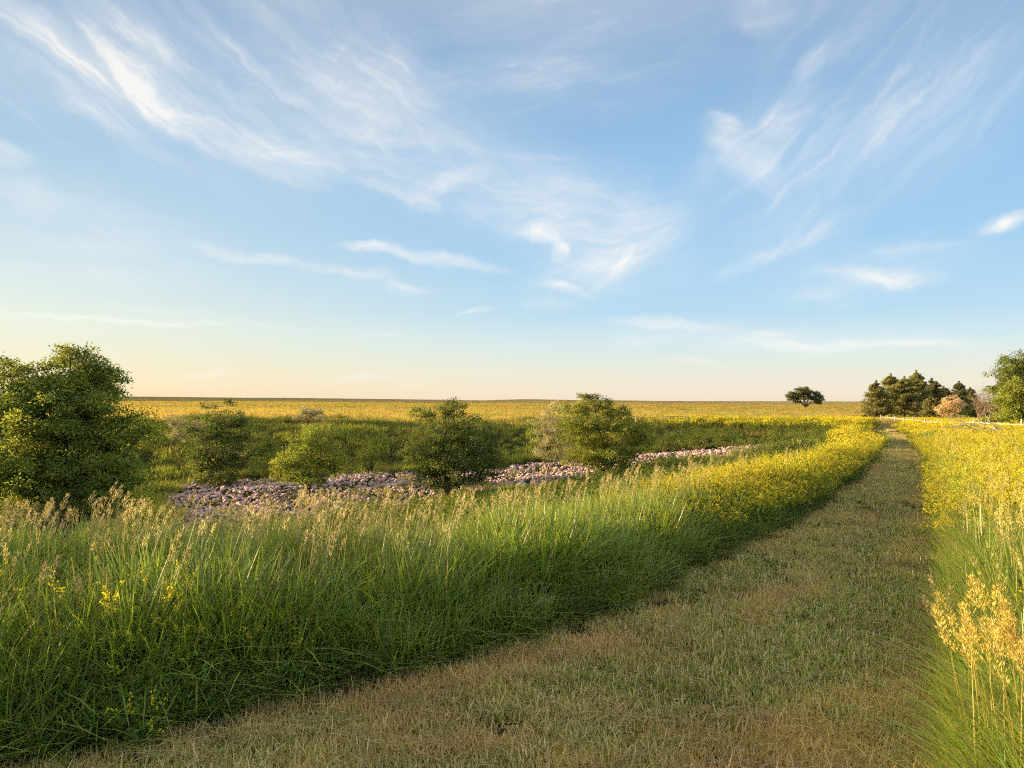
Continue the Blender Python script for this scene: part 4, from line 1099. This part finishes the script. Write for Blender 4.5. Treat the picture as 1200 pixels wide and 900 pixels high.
veil = math_(nt, 'MULTIPLY', soft, math_(nt, 'MULTIPLY', math_(nt, 'SUBTRACT', el, .12, clamp=True), .22))
tot = math_(nt, 'ADD', tot, veil)
tot = math_(nt, 'MINIMUM', tot, .93)
cl_f = math_(nt, 'MULTIPLY', tot, 1.0, clamp=True)
# evening tone of the sky by elevation, warmer towards the low sun on the left; overhead brightened and warmed to lift the shade
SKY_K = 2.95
def ramp(stops):
    r = N(nt, 'ShaderNodeValToRGB'); nt.links.new(math_(nt, 'MULTIPLY', el, 1.0, clamp=True), r.inputs[0])
    e = r.color_ramp
    def c_(c): return tuple((((v / 255 + .055) / 1.055) ** 2.4) for v in c) + (1,)
    for i, (p, c) in enumerate(stops):
        x = e.elements[i] if i < 2 and False else e.elements.new(p)
        x.color = c_(c)
    e.elements.remove(e.elements[0]); e.elements.remove(e.elements[-1])
    return r.outputs[0]
def elv(py): return dirof(600, py)[1]
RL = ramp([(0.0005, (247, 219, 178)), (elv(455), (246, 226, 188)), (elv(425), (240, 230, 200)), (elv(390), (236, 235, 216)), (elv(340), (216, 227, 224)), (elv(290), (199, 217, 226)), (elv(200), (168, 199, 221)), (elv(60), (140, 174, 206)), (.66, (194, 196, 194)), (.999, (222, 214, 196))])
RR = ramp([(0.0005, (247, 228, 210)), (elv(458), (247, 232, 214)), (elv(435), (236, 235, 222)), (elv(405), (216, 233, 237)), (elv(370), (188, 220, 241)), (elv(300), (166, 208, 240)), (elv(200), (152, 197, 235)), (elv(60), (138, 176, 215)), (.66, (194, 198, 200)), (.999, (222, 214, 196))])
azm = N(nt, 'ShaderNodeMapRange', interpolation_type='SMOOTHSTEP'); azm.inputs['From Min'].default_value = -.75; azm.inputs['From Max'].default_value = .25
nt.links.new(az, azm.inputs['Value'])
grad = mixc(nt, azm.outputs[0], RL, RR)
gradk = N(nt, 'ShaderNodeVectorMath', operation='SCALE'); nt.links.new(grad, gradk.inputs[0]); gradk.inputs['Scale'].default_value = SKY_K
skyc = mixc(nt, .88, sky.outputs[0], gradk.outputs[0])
CLOUD = 2.85
cloudc = mixc(nt, 1.0, skyc, (1, 1, 1), 'MIX')
lum = N(nt, 'ShaderNodeRGBToBW'); nt.links.new(skyc, lum.inputs[0])
cc_ = N(nt, 'ShaderNodeCombineColor')
nt.links.new(math_(nt, 'MULTIPLY_ADD', lum.outputs[0], .12, CLOUD * .95), cc_.inputs[0])
nt.links.new(math_(nt, 'MULTIPLY_ADD', lum.outputs[0], .12, CLOUD * .93), cc_.inputs[1])
nt.links.new(math_(nt, 'MULTIPLY_ADD', lum.outputs[0], .12, CLOUD * .89), cc_.inputs[2])
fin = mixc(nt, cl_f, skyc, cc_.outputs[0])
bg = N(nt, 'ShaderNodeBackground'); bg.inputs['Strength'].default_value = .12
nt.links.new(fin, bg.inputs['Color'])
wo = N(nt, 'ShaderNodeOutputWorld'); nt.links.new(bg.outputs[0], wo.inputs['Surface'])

sl = bpy.data.lights.new('sun', 'SUN'); sl.energy = 5.0; sl.angle = rad(.5); sl.color = (1.0, .72, .37)
so = bpy.data.objects.new('sun', sl); COL.objects.link(so)
sd = Vector((math.sin(SUN_AZ) * math.cos(SUN_EL), math.cos(SUN_AZ) * math.cos(SUN_EL), math.sin(SUN_EL)))
so.rotation_euler = sd.to_track_quat('Z', 'Y').to_euler(); so.location = (-30, 10, 20)

cam = bpy.data.cameras.new('camera'); cam.sensor_width = 36; cam.lens = F / 1200 * 36; cam.clip_end = 20000; cam.clip_start = .05
co = bpy.data.objects.new('camera', cam); COL.objects.link(co); co.location = (0, 0, EYE)
co.rotation_euler = (Matrix.Rotation(rad(90) + PITCH, 3, 'X') @ Matrix.Rotation(rad(.33), 3, 'Z')).to_euler()
sc.camera = co
sc.view_settings.view_transform = 'Standard'; sc.view_settings.look = 'None'; sc.view_settings.gamma = 1
sc.view_settings.exposure = 1.5
sc.cycles.max_bounces = 6; sc.cycles.diffuse_bounces = 3; sc.cycles.glossy_bounces = 1; sc.cycles.transmission_bounces = 3
sc.cycles.use_adaptive_sampling = True; sc.cycles.adaptive_threshold = .03; sc.cycles.adaptive_min_samples = 16
sc.cycles.use_denoising = False; sc.cycles.filter_width = 1.1
